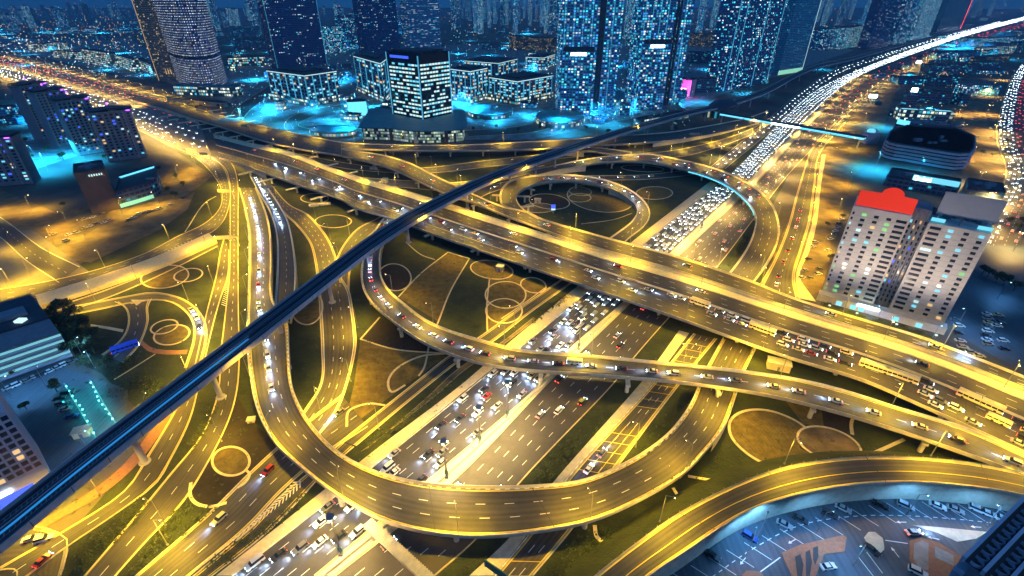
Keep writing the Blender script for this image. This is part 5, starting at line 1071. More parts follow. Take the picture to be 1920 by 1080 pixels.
# small blocks filling the quarter between the big towers
occ = []
for o in list(COL.objects):
    if o.parent is None and o.type == 'EMPTY' and o.get('category') in ('building', 'pavilion', 'office tower', 'wall', 'tower') and o.location.z > -1 and o.location.y > 200:
        xs = [v.co for ch in o.children if ch.type == 'MESH' and ch.name.startswith(('wall', 'canopy')) for v in ch.data.vertices]
        if xs: occ.append((o.location.x, o.location.y, min(v.x for v in xs), max(v.x for v in xs), min(v.y for v in xs), max(v.y for v in xs)))
rnd = random.Random(99); k = 0; tries = 0; NUMS = {}
while k < 95 and tries < 6000:
    tries += 1
    x, y = (rnd.uniform(425, 1330), rnd.uniform(84, 236)) if k < 70 else ((rnd.uniform(1640, 1800), rnd.uniform(80, 245)) if k < 88 else (rnd.uniform(0, 110), rnd.uniform(205, 320)))
    if y > 236 - max(0, x - 1100) * .28 and x < 1400: continue
    g = at(x, y); a, b = rnd.uniform(5, 13), rnd.uniform(5, 10)
    if any(ox + x0 - a - 3 < g.x < ox + x1 + a + 3 and oy + y0 - b - 3 < g.y < oy + y1 + b + 3 for ox, oy, x0, x1, y0, y1 in occ): continue
    if min(min((Vector((q.x, q.y)) - Vector((g.x, g.y))).length for q in ROADS[kk].L[::3] + ROADS[kk].R[::3]) for kk in ('SW', 'SE', 'W2', 'TL', 'FR', 'V', 'F1', 'F1a', 'S2', 'CT', 'CT2', 'CT3')) < a + 6: continue
    occ.append((g.x, g.y, -a, a, -b, b)); kd = rnd.choice(['pods', 'dense', 'resid', 'night', 'blue'] if x < 1400 else ['night', 'night', 'pods', 'blue']); hh = rnd.uniform(4, 17)
    e = empty('small_block', g, rnd.uniform(-.3, .3)); nm = {'pods': 'small low pavilion with brightly lit windows', 'dense': 'small block full of cyan-white windows', 'resid': 'small cyan-windowed house block', 'night': 'small dark block with few lit windows', 'blue': 'small blue block'}[kd]; wh = 'among the city towers' if x < 1400 else 'on the right bank of the motorway' if x > 1500 else 'by the left apartment towers'
    NUMS[(nm, wh)] = NUMS.get((nm, wh), -1) + 1; tag(e, '%s %s %s' % (ordn(NUMS[(nm, wh)]), nm, wh), 'building', 'small blocks ' + wh)
    m = MB(); m.prism([(-a, -b), (a, -b), (a, b), (-a, b)], 0, hh, top=False); m.build('wall', FAC[kd], e)
    m = MB(); m.prism([(-a - .3, -b - .3), (a + .3, -b - .3), (a + .3, b + .3), (-a - .3, b + .3)], hh, hh + .8); m.box(-a * .5, a * .1, -b * .4, b * .3, hh + .8, hh + 2.4); m.box(a * .3, a * .7, -b * .2, b * .5, hh + .8, hh + 1.7); m.build('roof', M_[rnd.choice(['roof', 'roofl', 'teal_roof'])], e); k += 1
# low distant blocks
k = 0; boxes = []
while k < 235:
    x = rnd.uniform(-60, 1960); y = 12 + 150 * rnd.random() ** 1.7
    if 270 < x < 1640 and y > 100: continue
    if x < 300 and y > 76: continue
    if x >= 300 and x < 1560 and y > 95: continue
    g = at(x, y)
    if any((Vector((g.x, g.y)) - Vector((b_[0], b_[1]))).length < 24 for b_ in boxes): continue
    near = min(min((Vector((q.x, q.y)) - Vector((g.x, g.y))).length for q in ROADS[kk].L[::4] + ROADS[kk].R[::4]) for kk in ('SW', 'SE', 'W2', 'TL', 'FR', 'V'))
    if near < 34 or (x > 1560 and y > 60 and x < 1700 and y > 0): continue
    boxes.append((g.x, g.y)); kd = rnd.choice(['night', 'dense', 'warm', 'blue', 'night', 'resid']); a, b, hh = rnd.uniform(12, 32), rnd.uniform(12, 26), rnd.uniform(7, 24)
    e = empty('distant_block', g, rnd.uniform(-.4, .4)); tag(e, {'night': 'distant low dark block far out in the city', 'dense': 'distant low block full of cyan windows', 'warm': 'distant low block with warm windows', 'blue': 'distant low blue-lit block', 'resid': 'distant low housing block with cyan windows'}[kd], 'building', 'distant low blocks, ' + kd)
    m = MB(); m.prism([(-a, -b), (a, -b), (a, b), (-a, b)], 0, hh, top=False); m.build('wall', FAC[kd], e)
    m = MB(); m.prism([(-a - .2, -b - .2), (a + .2, -b - .2), (a + .2, b + .2), (-a - .2, b + .2)], hh, hh + 1); m.box(-a * .4, 0, -b * .3, b * .2, hh + 1, hh + 3); m.build('roof', M_['roof'], e); k += 1
# --- right bank -----------------------------------------------------
st = [(1650, 291), (1657, 297), (1672, 301), (1692, 304), (1764, 317), (1785, 320), (1803, 319), (1812, 310), (1815, 285), (1780, 268), (1690, 262), (1660, 272)]
e, p, h = bld(st[0], st[6], 0, 'car park building with pale wrap-around bands and rounded ends behind the hotel', 'wdark', top=262, poly=st, name='car_park_building', units=5)
c = sum(p, Vector()) / len(p); o = e.location
for z in (1.0, .0, .0, .0, .0)[:1]: pass
nb = 5; bh = (h) / nb
for i in range(nb):
    m = MB(); P = [(c.x + (q.x - c.x) * 1.02 - o.x, c.y + (q.y - c.y) * 1.03 - o.y) for q in p]; P = P if sum(P[i_][0] * P[(i_ + 1) % len(P)][1] - P[(i_ + 1) % len(P)][0] * P[i_][1] for i_ in range(len(P))) > 0 else P[::-1]
    m.prism(P, bh * (i + .42), bh * (i + 1)); m.face([(x, y, bh * (i + .42)) for x, y in P][::-1]); m.build('floor_band', M_['lilac'], e)
for i, (b1, b2, tp, dp, lab, wl, rf) in enumerate([
    ((1655, 348), (1790, 372), 330, 30, 'dark low block with a glowing cyan name sign behind the hotel', 'night', 'roof'), ((1800, 380), (1870, 392), 352, 30, 'dark gridded roof building at the upper right of the hotel', 'night', 'roof'),
    ((1672, 248), (1700, 254), 232, 20, 'small block with a cyan sign panel near the footbridge end', 'night', 'roof'), ((1705, 252), (1780, 256), 232, 18, 'flat dark block behind the banded car park', 'night', 'roofl'),
    ((1682, 226), (1782, 232), 206, 22, 'flat block with bright cyan-lit roof patches', 'pods', 'roofl'), ((1700, 192), (1775, 196), 172, 28, 'dark long-roofed block with a corner sign', 'night', 'roof'),
    ((1735, 160), (1795, 163), 142, 30, 'dark block carrying the golden roof ornament', 'night', 'roof'), ((1740, 140), (1830, 140), 122, 30, 'dark block beyond the golden roof ornament', 'night', 'roof'),
    ((1760, 112), (1835, 110), 98, 34, 'dark block with a blue edge light', 'blue', 'roof'), ((1810, 88), (1900, 85), 72, 34, 'long cyan-lit block near the far bend', 'dense', 'roof'), ((1800, 178), (1870, 180), 160, 24, 'white-striped roof building beside the yellow lot', 'dense', 'roofl'),
    ((1840, 125), (1890, 120), 108, 30, 'block among lamps at the upper right', 'warm', 'roof'), ((1905, 100), (1960, 98), 80, 30, 'block at the upper right edge', 'night', 'roof'), ((1840, 105), (1900, 100), 90, 26, 'low bright-roofed hall at the upper right', 'pods', 'roofl')]):
    e, p, h = bld(b1, b2, dp, lab, wl, top=tp, units=4, name='city_block', roof=rf); o = e.location
    if i == 0:
        boxpart(e, 'sign_board', 'wcy', *sub(p[0], p[1], .36, .98), h + .5, h + 5, .3, .2)
        tc = bpy.data.curves.new('sign_text', 'FONT'); tc.body = 'Dubai'; tc.size = 5.2; tc.extrude = .1; tc.align_x = 'LEFT'
        to = bpy.data.objects.new('tmp', tc); COL.objects.link(to); dg = bpy.context.evaluated_depsgraph_get(); me = bpy.data.meshes.new_from_object(to.evaluated_get(dg)); bpy.data.objects.remove(to)
        me.materials.clear(); me.materials.append(M_['white_sign']); ob = bpy.data.objects.new('sign_text', me); COL.objects.link(ob); ob.parent = e
        u_ = (p[1] - p[0]).normalized(); g = p[0].lerp(p[1], .37) - o; nn = Vector((u_.y, -u_.x, 0)) * .5; ob.location = (g.x + nn.x, g.y + nn.y, h - o.z + .9); ob.rotation_euler = (R(90), 0, math.atan2(u_.y, u_.x))
    if i == 4:
        for (a, b) in ((.05, .35), (.4, .62), (.68, .97)): A_, B_ = p[0].lerp(p[1], a), p[0].lerp(p[1], b); n_ = (p[3] - p[0]) * .35; m = MB(); m.prism([((q).x - o.x, (q).y - o.y) for q in (A_ + n_ * .3, B_ + n_ * .3, B_ + n_ * 1.6, A_ + n_ * 1.6)], h - o.z + .1, h - o.z + .5); m.build('skylight', mat('skylight_glow', (.5, .6, .6), em=(.25, .8, .85), es=.9), e)
    if i == 5: boxpart(e, 'sign_panel', 'white_sign', *sub(p[0], p[1], .0, .16), h, h + 6, .5, .6)
    if i == 2: boxpart(e, 'sign_panel', 'cyan_sign', *sub(p[0], p[1], .1, .9), h + .5, h + 6, .5, .6)
    if i == 6:
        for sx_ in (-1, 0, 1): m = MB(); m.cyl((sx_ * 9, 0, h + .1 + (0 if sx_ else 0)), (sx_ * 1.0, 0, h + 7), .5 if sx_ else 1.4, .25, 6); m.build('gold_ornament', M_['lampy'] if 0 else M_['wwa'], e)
# billboards beside the motorway
for i, (x, y, sc, mm, lab) in enumerate([(1633, 186, 1, 'white_sign', 'bright white billboard standing beside the motorway'), (1810, 100, 1.6, 'pink_sign', 'white and pink lit billboard at the upper right'), (1720, 118, 1.0, 'white_sign', 'small lit billboard at the motorway edge'), (1625, 165, 0, None, None)]):
    if not mm: continue
    g = at(x, y + 6); e = empty('billboard', g, R(-10)); tag(e, lab, 'billboard'); m = MB(); m.cyl((-3, 0, 0), (-3, 0, 8), .3, n=6); m.cyl((3, 0, 0), (3, 0, 8), .3, n=6); m.build('post', M_['pole'], e); m = MB(); m.box(-6 * sc, 6 * sc, -.3, .3, 7, 12); m.build('panel', M_[mm], e)
# --- left side -------------------------------------------------------
def domed(L, Rr, top, label, seed):
    A, B = at(*L), at(*Rr); h = hz(*L, top); u = (B - A).normalized(); n = Vector((-u.y, u.x, 0)); n = n if n.y > 0 else -n; Lw = (B - A).length; D = 17
    e = empty('apartment_tower', A); tag(e, label, 'tower'); P = lambda a, b: ((u * a * Lw + n * b).x, (u * a * Lw + n * b).y)
    m = MB(); m.prism([P(0, 0), P(1, 0), P(1, D), P(0, D)], 0, h - 4); m.build('wall', M_['recess'], e)
    m = MB(); m.prism([P(-.03, -.6), P(1.03, -.6), P(1.03, D + .6), P(-.03, D + .6)], h - 4, h - 3.2); m.build('cornice', M_['concd'], e)
    # wave roof: dark canopy rising in the middle and flicking up at both ends
    m = MB(); N = 14; z = lambda t: h - 3 + 2.6 * math.sin(math.pi * t) + 2.2 * (2 * t - 1) ** 4
    for i in range(N):
        a, b = i / N * 1.16 - .08, (i + 1) / N * 1.16 - .08; za, zb = z(i / N), z((i + 1) / N)
        for dz, rv in ((0, 0), (-.7, 1)):
            f = [(*P(a, -1.5), za + dz), (*P(b, -1.5), zb + dz), (*P(b, D + 1.5), zb + dz), (*P(a, D + 1.5), za + dz)]; m.face(f[::-1] if rv else f)
        m.face([(*P(a, -1.5), za - .7), (*P(b, -1.5), zb - .7), (*P(b, -1.5), zb), (*P(a, -1.5), za)])
    m.build('roof', M_['roof'], e)
    # arch frame on the front
    m = MB(); pts = [Vector((*P(.42, -.8), h * .45))] + [Vector((*P(.56 - .14 * math.cos(t), -.8), h - 7 + 5.2 * math.sin(t))) for t in [math.pi * i / 10 for i in range(11)]] + [Vector((*P(.70, -.8), h * .45))]
    for a, b in zip(pts, pts[1:]): m.cyl(a, b, .45, n=6)
    m.build('arch', M_['concd'], e)
    for a in (0, .3, .8, 1): m = MB(); m.prism([P(a - .02, -.5), P(a + .02, -.5), P(a + .02, 0.0), P(a - .02, 0.0)], 0, h - 4); m.build('pilaster', M_['concd'], e)
    rnd = random.Random(seed); W = Win(e, lim=100); rows = int(h / 3.3)
    winface(W, Vector((0, 0, 0)), u * Lw, 3, h - 5, rows, 7, .5, .5, rnd, .22, ('wcy', 'wwh', 'wwa', 'wcy', 'wbl')); W.done()
    m = MB(); m.prism([P(.9, -1.2), P(1.0, -1.2), P(1.0, -.9), P(.9, -.9)], h - 3.9, h - 3.2); m.ball((*P(.5, D / 2), h + 3), 1.0, 6); m.build('purple_lamp', M_['purple'], e)
domed((206, 304), (276, 294), 206, 'rightmost of the four arch-fronted apartment towers with wavy dark roofs', 1)
domed((150, 292), (205, 282), 184, 'second from the right of the four apartment towers with wavy dark roofs', 2)
domed((112, 276), (160, 266), 168, 'third from the right of the four apartment towers with wavy dark roofs', 3)
domed((84, 262), (128, 252), 156, 'leftmost of the four apartment towers with wavy dark roofs', 4)
domed((-30, 352), (62, 344), 256, 'pale apartment tower cut by the left edge of the frame', 5)
e, p, h = bld((190, 276), (218, 272), 12, 'low teal-lit wing between the apartment towers', 'pods', h=16, name='apartment_wing', units=0)
e, p, h = bld((173, 401), (227, 391), 28, 'tall brown windowless block with small lit letters along its top', 'brownwall', top=326, units=4, name='office_block'); o = e.location
rnd = random.Random(8)
for i in range(6):
    a = .42 + i * .082; A_, B_ = p[0].lerp(p[1], a), p[0].lerp(p[1], a + .045); boxpart(e, 'letter', 'wwh', A_, B_, h - 3.6 - rnd.random() * .3, h - 2.2, .2, .25)
rb = [(228, 392), (262, 382), (290, 373), (303, 364), (306, 350), (298, 338), (240, 352)]
e, p, h = bld(rb[0], rb[2], 0, 'rounded dark hall with a cyan line and an oval roof window beside the brown block', 'night', h=13, poly=rb, name='round_hall', units=0); o = e.location
boxpart(e, 'lit_front', 'green_lit', p[0], p[1], 1, 4, .2, .3); boxpart(e, 'lit_front', 'green_lit', p[1], p[2], 1, 4, .2, .3)
A_, B_ = p[6].lerp(p[0], .3), p[5].lerp(p[4], .3); d_ = (B_ - A_).normalized(); m = MB(); nrm = Vector((-d_.y, d_.x, 0)) * .5; m.prism([((q).x - o.x, (q).y - o.y) for q in (A_, B_, B_ + nrm, A_ + nrm)], 13.3, 14.6); m.build('light_strip', M_['cyan_sign'], e)
m = MB(); cc = sum(p, Vector()) / len(p); m.prism([(cc.x - o.x + 8 + 4.5 * math.cos(t), cc.y - o.y + 1.8 * math.sin(t)) for t in [2 * math.pi * i / 20 for i in range(20)]], 13.1, 13.7); m.build('oval_skylight', M_['concd'], e)
# office at left edge, seen from above with balcony bands
o1, o2 = at(137, 668), at(-120, 760); h1 = hz(137, 668, 622); r1 = at(58, 551, h1); back = Vector((r1.x - o1.x, r1.y - o1.y, 0))
e = empty('office_block', o1); tag(e, 'low office with dark roof and four glowing balcony bands at the left edge', 'building'); Lx = lambda p: (p.x - o1.x, p.y - o1.y)
m = MB(); m.prism([Lx(o2), Lx(o1), Lx(o1 + back), Lx(o2 + back)], 0, h1); m.build('wall', M_['recess'], e)
m = MB(); ins = back.normalized() * .5; m.prism([Lx(o2 + back * .32), Lx(o1 + back * .32), Lx(o1 + back * .98), Lx(o2 + back * .98)], h1 + .02, h1 + .9); m.build('roof', M_['roof'], e)
m = MB(); m.prism([Lx(o1.lerp(o2, .12) + back * .5), Lx(o1.lerp(o2, .35) + back * .5), Lx(o1.lerp(o2, .35) + back * .65), Lx(o1.lerp(o2, .12) + back * .65)], h1 + .92, h1 + 2.6); m.build('roof_unit', M_['roofl'], e)
q_ = o1.lerp(o2, .2) + back * .4; m = MB(); m.box(q_.x - o1.x - 1.8, q_.x - o1.x + 1.8, q_.y - o1.y - 1.5, q_.y - o1.y + 1.5, h1 + .95, h1 + 2); m.build('skylight', M_['wwh'], e)
balc = mat('lit_balcony', (.4, .5, .5), em=(.25, .75, .8), es=.55)
for i in range(4):
    z = 1.2 + i * (h1 - 1.5) / 4; a, b = o2 - back.normalized() * .0, o1; n_ = -back.normalized()
    m = MB(); m.prism([Lx(a + n_ * 1.6), Lx(b + n_ * 1.6), Lx(b), Lx(a)], z, z + .9); m.build('balcony', M_['lilac'], e)
    m = MB(); m.prism([Lx(a + n_ * .3), Lx(b + n_ * .3), Lx(b), Lx(a)], z + 1.3, z + 2.3); m.build('window_band', balc, e)
# building with the pale grid at bottom left
g1, g2 = at(106, 905), at(-160, 1045); hg = hz(106, 905, 770); bk = (g1 - g2).normalized(); bk = Vector((-bk.y, bk.x, 0)) * 26; bk = bk if bk.y > 0 else -bk
e = empty('office_block', g1); tag(e, 'pale gridded office with dark square windows and a violet-lit sign at the bottom left', 'building'); Lx = lambda p: (p.x - g1.x, p.y - g1.y)
m = MB(); m.prism([Lx(g2), Lx(g1), Lx(g1 + bk), Lx(g2 + bk)], 0, hg); m.build('wall', M_['lilac'], e)
W = Win(e); rnd = random.Random(12); v = g2 - g1; winface(W, Vector((v.x, v.y, 0)), Vector((0, 0, 0)), 9, hg - 1, 9, 15, .72, .62, rnd, .16, ('wwa',)); W.done()
v0, v1 = g2.lerp(g1, .60), g2.lerp(g1, .93); boxpart(e, 'sign_panel', 'white_sign', g2.lerp(g1, .35), g2.lerp(g1, .72), 5.2, 6.4, .3, .5); boxpart(e, 'sign_base', 'wbl', g2.lerp(g1, .35), g2.lerp(g1, .86), 1, 4.5, .3, .4)
# --- bottom-right tower with rounded balcony bays --------------------
ZT = 62; t1, t2 = at(1804, 1044, ZT), at(1935, 915, ZT); uu = (t2 - t1).normalized(); nn = Vector((uu.y, -uu.x, 0)); nn = nn if nn.x > 0 else -nn; Lt = (t2 - t1).length + 6
e = empty('balcony_tower', (t1.x, t1.y, 0)); tag(e, 'tower with rows of rounded balcony bays cut by the bottom right corner', 'tower')
Lp = lambda a, b: ((uu * a + nn * b).x, (uu * a + nn * b).y)
def pr(pts): return pts if sum(pts[i][0] * pts[(i + 1) % len(pts)][1] - pts[(i + 1) % len(pts)][0] * pts[i][1] for i in range(len(pts))) > 0 else pts[::-1]
m = MB(); m.prism(pr([Lp(0, 1.4), Lp(Lt, 1.4), Lp(Lt, 20), Lp(0, 20)]), 0, ZT - .5); m.build('wall', M_['recess'], e)
m = MB(); m.prism(pr([Lp(.1, 0), Lp(Lt, 0), Lp(Lt, 20), Lp(.1, 20)]), ZT - .48, ZT - .4); m.build('bay_shade_sheet', M_['black'], e)  # black sheet added to stand in for the shade between the parapets
# roof terraces stepping back so that the bays read from above
for r_ in range(9):
    b0 = r_ * 2.6
    m = MB(); m.prism(pr([Lp(-.3, b0), Lp(Lt, b0), Lp(Lt, b0 + .5), Lp(-.3, b0 + .5)]), ZT - .5, ZT + .6); m.build('parapet', M_['lilac'], e)
    for i in range(int(Lt / 1.9)):
        x = 1.0 + i * 1.9; m = MB()
        P = [(*Lp(x + .85 * math.cos(t), b0 + 1.5 + .95 * math.sin(t)),) for t in [2 * math.pi * j / 12 for j in range(12)]]
        for j in range(7): a, b = P[j], P[j + 1]; m.face([(a[0], a[1], ZT - .4), (b[0], b[1], ZT - .4), (b[0], b[1], ZT + .35), (a[0], a[1], ZT + .35)])
        if r_ * 12 + i < 100: m.build('balcony_bay', M_['lilac'], e)
for f in range(16):
    z = ZT - 3.4 * (f + 1); m = MB(); m.prism(pr([Lp(-.2, 0), Lp(Lt, 0), Lp(Lt, 1.38), Lp(-.2, 1.38)]), z, z + .9); m.build('balcony', M_['lilac'], e)
# ================================================================ STATION, FOOTBRIDGE, GANTRIES, HUTS
sc_ = at(1345, 196, ZM); i0 = min(range(V.n), key=lambda i: (V.L[i].lerp(V.R[i], .5) - sc_).length); du = (V.L[i0 + 3] - V.L[i0 - 3]).normalized(); e = empty('metro_station', V.L[i0].lerp(V.R[i0], .5), math.atan2(du.y, du.x)); tag(e, 'dark shell-shaped metro station roof where the footbridge begins', 'station')
m = MB(); N, Mr = 22, 10; LS, WS = 42, 15
def shell(i, j): 
    t = i / N * 2 - 1; a = math.pi * j / Mr; w_ = WS * max(.02, (1 - abs(t) ** 2.4)) ** .8; return Vector((t * LS, math.cos(a) * w_, -3 + math.sin(a) * 12 * max(.02, 1 - abs(t) ** 2.2)))
for i in range(N):
    for j in range(Mr): m.face([shell(i, j), shell(i + 1, j), shell(i + 1, j + 1), shell(i, j + 1)])
m.build('roof_shell', M_['metro_top'], e)
m = MB(); m.box(-34, 34, -11, 11, -12, -4); m.build('concourse_wall', FAC['pods'], e)
for x in (-25, 0, 25): m = MB(); m.cyl((x, 0, -ZM), (x, 0, -12), 1.6, n=12); m.build('pier', M_['metro_side'], e)
def bridge(p0, p1, z, w_, h_, label, nm='footbridge'):
    a, b = at(*p0, z), at(*p1, z); u_ = b - a; L_ = u_.length; e = empty(nm, a, math.atan2(u_.y, u_.x)); tag(e, label, 'footbridge')
    m = MB(); m.box(0, L_, -w_, w_, 0, .6); m.build('deck', M_['conc'], e)
    m = MB()
    for j in range(6): a0, a1 = math.pi * j / 6, math.pi * (j + 1) / 6; m.face([(0, math.cos(a0) * w_, h_ * .6 + math.sin(a0) * h_ * .5), (L_, math.cos(a0) * w_, h_ * .6 + math.sin(a0) * h_ * .5), (L_, math.cos(a1) * w_, h_ * .6 + math.sin(a1) * h_ * .5), (0, math.cos(a1) * w_, h_ * .6 + math.sin(a1) * h_ * .5)])
    m.build('roof', M_['metro_top'], e)
    n_ = 5
    for k_ in range(n_):
        x0_, x1_ = L_ * (k_ + .03) / n_, L_ * (k_ + .97) / n_
        for s in (-1, 1): m = MB(); m.box(x0_, x1_, s * w_ - .1, s * w_ + .1, .6, h_ * .6); m.build('glazing', M_['cyan_sign' if k_ in (0, 1, 3, 4) else 'white_sign'], e)
    for k_ in (.02, .33, .62, .97): m = MB(); m.cyl((L_ * k_, 0, -z), (L_ * k_, 0, 0), .9, n=10); m.build('pier', M_['conc'], e)
    return e
bridge((1350, 216), (1622, 263), 9, 2.6, 4.2, 'enclosed footbridge glowing cyan across the motorway from the metro station')
bridge((1780 - 30, 65), (1835, 75), 9, 2.6, 4.2, 'small far footbridge over the motorway near the horizon') if 0 else bridge((1735, 68), (1850, 74), 9, 2.6, 4.2, 'far footbridge over the motorway near the upper right')
g = at(1628, 268); e = empty('bridge_stair_tower', g); tag(e, 'grey stair tower with a round lit dome at the right end of the footbridge', 'stair tower'); m = MB(); m.box(-7, 7, -5, 5, 0, 12); m.build('wall', M_['lilac'], e); m = MB(); m.ball((0, 2, 13), 4.5, 12, .6); m.build('dome', M_['wcy'], e)
def gantry(x, y, w_, rz, label, z0=0, face='signback', hgt=6.5, ph=2.6):
    g = at(x, y, z0); e = empty('sign_gantry', g, R(rz)); tag(e, label, 'road sign'); m = MB(); m.cyl((w_ / 2 + 2.5, 0, 0), (w_ / 2 + 2.5, 0, hgt), .25, .2, 8); m.cyl((w_ / 2 + 2.5, 0, hgt), (-w_ / 2, 0, hgt + .4), .18, .15, 6); m.build('frame', M_['conc'], e)
    m = MB(); m.box(-w_ / 2, w_ / 2, -.15, .15, hgt - ph / 2, hgt + ph / 2)
    for k_ in range(5): x_ = -w_ / 2 + .3 + (w_ - .6) * k_ / 4; m.box(x_ - .08, x_ + .08, -.35, -.16, hgt - ph / 2, hgt + ph / 2)
    m.build('sign_panel', M_[face], e)
gantry(423, 372, 10, -4, 'sign panel hanging over the roads right of the brown block', 0); gantry(424, 462, 12, 5, 'wide sign panel over the straight road, seen from behind', 0); gantry(502, 364, 8, 8, 'cantilever sign panel over the white-lit ramp', 0)
gantry(460, 246, 9, -8, 'sign panels on the long left flyover', 7, 'signface'); gantry(345, 232, 10, -10, 'pale green sign over the far left of the overpass', 1, 'signface'); gantry(385, 300, 10, -12, 'sign panel over the lanes where the ramps fork', .3); gantry(700, 400 - 72, 5, 0, 'small sign beside the road under the flyover', 0); gantry(410, 265, 8, -14, 'sign panel above the queue on the far overpass', 1)
gantry(1300, 262, 12, 0, 'lattice sign gantry on the approach flyover by the metro line', 4, 'signback')
gantry(945, 1105, 13, -35, 'teal sign panel over the service road at the bottom edge', 0, 'signface', 6.5, 3)
# service footbridge at the bottom
a, b = at(690, 983, 6.5), at(808, 1092, 6.5); u_ = b - a; e = empty('service_bridge', a, math.atan2(u_.y, u_.x)); tag(e, 'short ribbed concrete gantry bridge over the motorway at the bottom edge', 'gantry'); L_ = u_.length
m = MB(); m.box(0, L_, -1.5, 1.5, 0, 1.2)
for k_ in range(int(L_ / .8)): m.box(k_ * .8, k_ * .8 + .3, -1.6, 1.6, 1.2, 1.35)
m.build('beam', M_['conc'], e); m = MB(); m.cyl((1.2, 0, -6.5), (1.2, 0, 0), .6, n=10); m.build('pier', M_['conc'], e)
g = at(1322, 560 - 9 + 0, 0) if 0 else at(1350, 372, 6.8)
for (x0, y0, x1, y1, lab) in ((1352, 322, 1400, 342, 'brown lit sign beam over the motorway just beyond the curved flyover'),):
    a, b = at(x0, y0, 6), at(x1, y1, 6); u_ = b - a; e = empty('sign_beam', a, math.atan2(u_.y, u_.x)); tag(e, lab, 'gantry'); m = MB(); m.box(0, u_.length, -.8, .8, 0, 2.2); m.build('beam', M_['brownwall'], e)
    for k_ in (.02, .98): m = MB(); m.cyl((u_.length * k_, 0, -6), (u_.length * k_, 0, 0), .4, n=8); m.build('post', M_['conc'], e)
for (x, y, w_, d_, h_, rz, lab) in ((1458, 690, 9, 4.5, 3.6, -22, 'flat-roofed pump house tucked between the ramp bridge and overpass'), (938, 507, 4, 4, 3.2, -20, 'small cube hut beside the ringed garden bed'), (722, 342, 5, 4, 3.4, -10, 'bright yellow-lit hut below the flyover'), (1008, 380, 5, 4, 3, -5, 'small pale hut inside the loop ramp'), (600, 385, 16, 3.5, 1.2, 18, 'long lit concrete slab below the overpass'), (472, 790, 2.5, 2, 1.2, 10, 'small cabinet on the dark soil beside the loop'), (157, 815, 5, 3.5, 2.6, 20, 'small teal-lit guard hut at the end of the car park')):
    e = empty('utility_hut', at(x, y), R(rz)); tag(e, lab, 'hut'); m = MB(); m.box(-w_ / 2, w_ / 2, -d_ / 2, d_ / 2, 0, h_); m.build('wall', M_['kerb'], e)
    m = MB(); m.box(-w_ / 2 - .3, w_ / 2 + .3, -d_ / 2 - .3, d_ / 2 + .3, h_ + .02, h_ + .3); m.build('roof', M_['conc'], e); m = MB(); m.box(-.5, .5, -d_ / 2 - .05, -d_ / 2 - .01, 0, min(2.1, h_ * .7)); m.build('door', M_['pole'], e)
# blue advertising column inside the loop
e = empty('advertising_stand', at(1037, 400)); tag(e, 'small blue-topped lit advertising stand inside the loop ramp', 'sign'); m = MB(); m.cyl((0, 0, 0), (0, 0, 4), .3, n=8); m.build('post', M_['pole'], e); m = MB(); m.box(-1.6, 1.6, -.3, .3, 4, 7); m.build('panel', M_['wbl'], e); m = MB(); m.box(-1.6, 1.6, -.3, .3, 2.6, 3.9); m.build('lit_panel', M_['wwh'], e)
# ================================================================ CAR PARK DETAILS
k = MB(); wl = ROADS['Q']
def pl(P, w_=.18, z=.03):
    v = [at(x, y, z) for x, y in P]
    for a, b in zip(v, v[1:]):
        d_ = (b - a).normalized(); n_ = Vector((-d_.y, d_.x, 0)) * w_ / 2; k.face([a - n_, b - n_, b + n_, a + n_])
for i in range(19):
    t = i / 18; x = 1262 + 600 * t; y = 1075 - 137 * math.sin(min(1, t * 1.25) * math.pi / 2) + (10 * max(0, t - .7) / .3); pl([(x, y), (x + 52, y + 33)])
k.build('bay_marking', M_['white'], kind='structure')
k = MB()
for P in ([(1335, 1082), (1410, 1030), (1500, 985), (1600, 968), (1700, 967), (1800, 974), (1900, 985)],):
    v = spline([at(x, y, .035) for x, y in P], 12)
    for a, b in list(zip(v, v[1:]))[::2]: d_ = (b - a).normalized(); n_ = Vector((-d_.y, d_.x, 0)) * .12; k.face([a - n_, b - n_, b + n_, a + n_])
pl([(1660, 1013), (1702, 1019)], .3); pl([(1423, 1074), (1463, 1045)], .3); pl([(1610, 1045), (1645, 1090)], .2); pl([(1625, 1035), (1655, 1075)], .2)
k.build('bay_marking', M_['white'], kind='structure')
def arrow(x, y, rz, s=1.0):
    g = at(x, y, .04); m = MB(); Mx = Matrix.Translation(g) @ Matrix.Rotation(R(rz), 4, 'Z') @ Matrix.Scale(s, 4); m.face([Mx @ Vector(q) for q in ((-1.6, -.12, 0), (.5, -.12, 0), (.5, .12, 0), (-1.6, .12, 0))]); m.face([Mx @ Vector(q) for q in ((.5, -.5, 0), (1.6, 0, 0), (.5, .5, 0))]); m.build('arrow_marking', M_['white'], kind='structure')
for a in ((1690, 979, 180), (1830, 988, 176), (1485, 1015, 205), (1393, 1052, 220), (1750, 1009, 165), (1678, 1035, 95)): arrow(*a)
def island(P, mm, lab, z=.22, inner=None):
    v = [at(x, y, 0) for x, y in P]; o_ = v[0]; e = empty('traffic_island', o_); tag(e, lab, 'island'); q = pr([(p_.x - o_.x, p_.y - o_.y) for p_ in v]); m = MB(); m.prism(q, 0, z); m.build('paving', M_[mm], e)
    if inner: 
        for (P2, m2) in inner: v2 = [at(x, y, 0) for x, y in P2]; m = MB(); m.prism(pr([(p_.x - o_.x, p_.y - o_.y) for p_ in v2]), z + .01, z + .1); m.build('inlay', M_[m2], e)
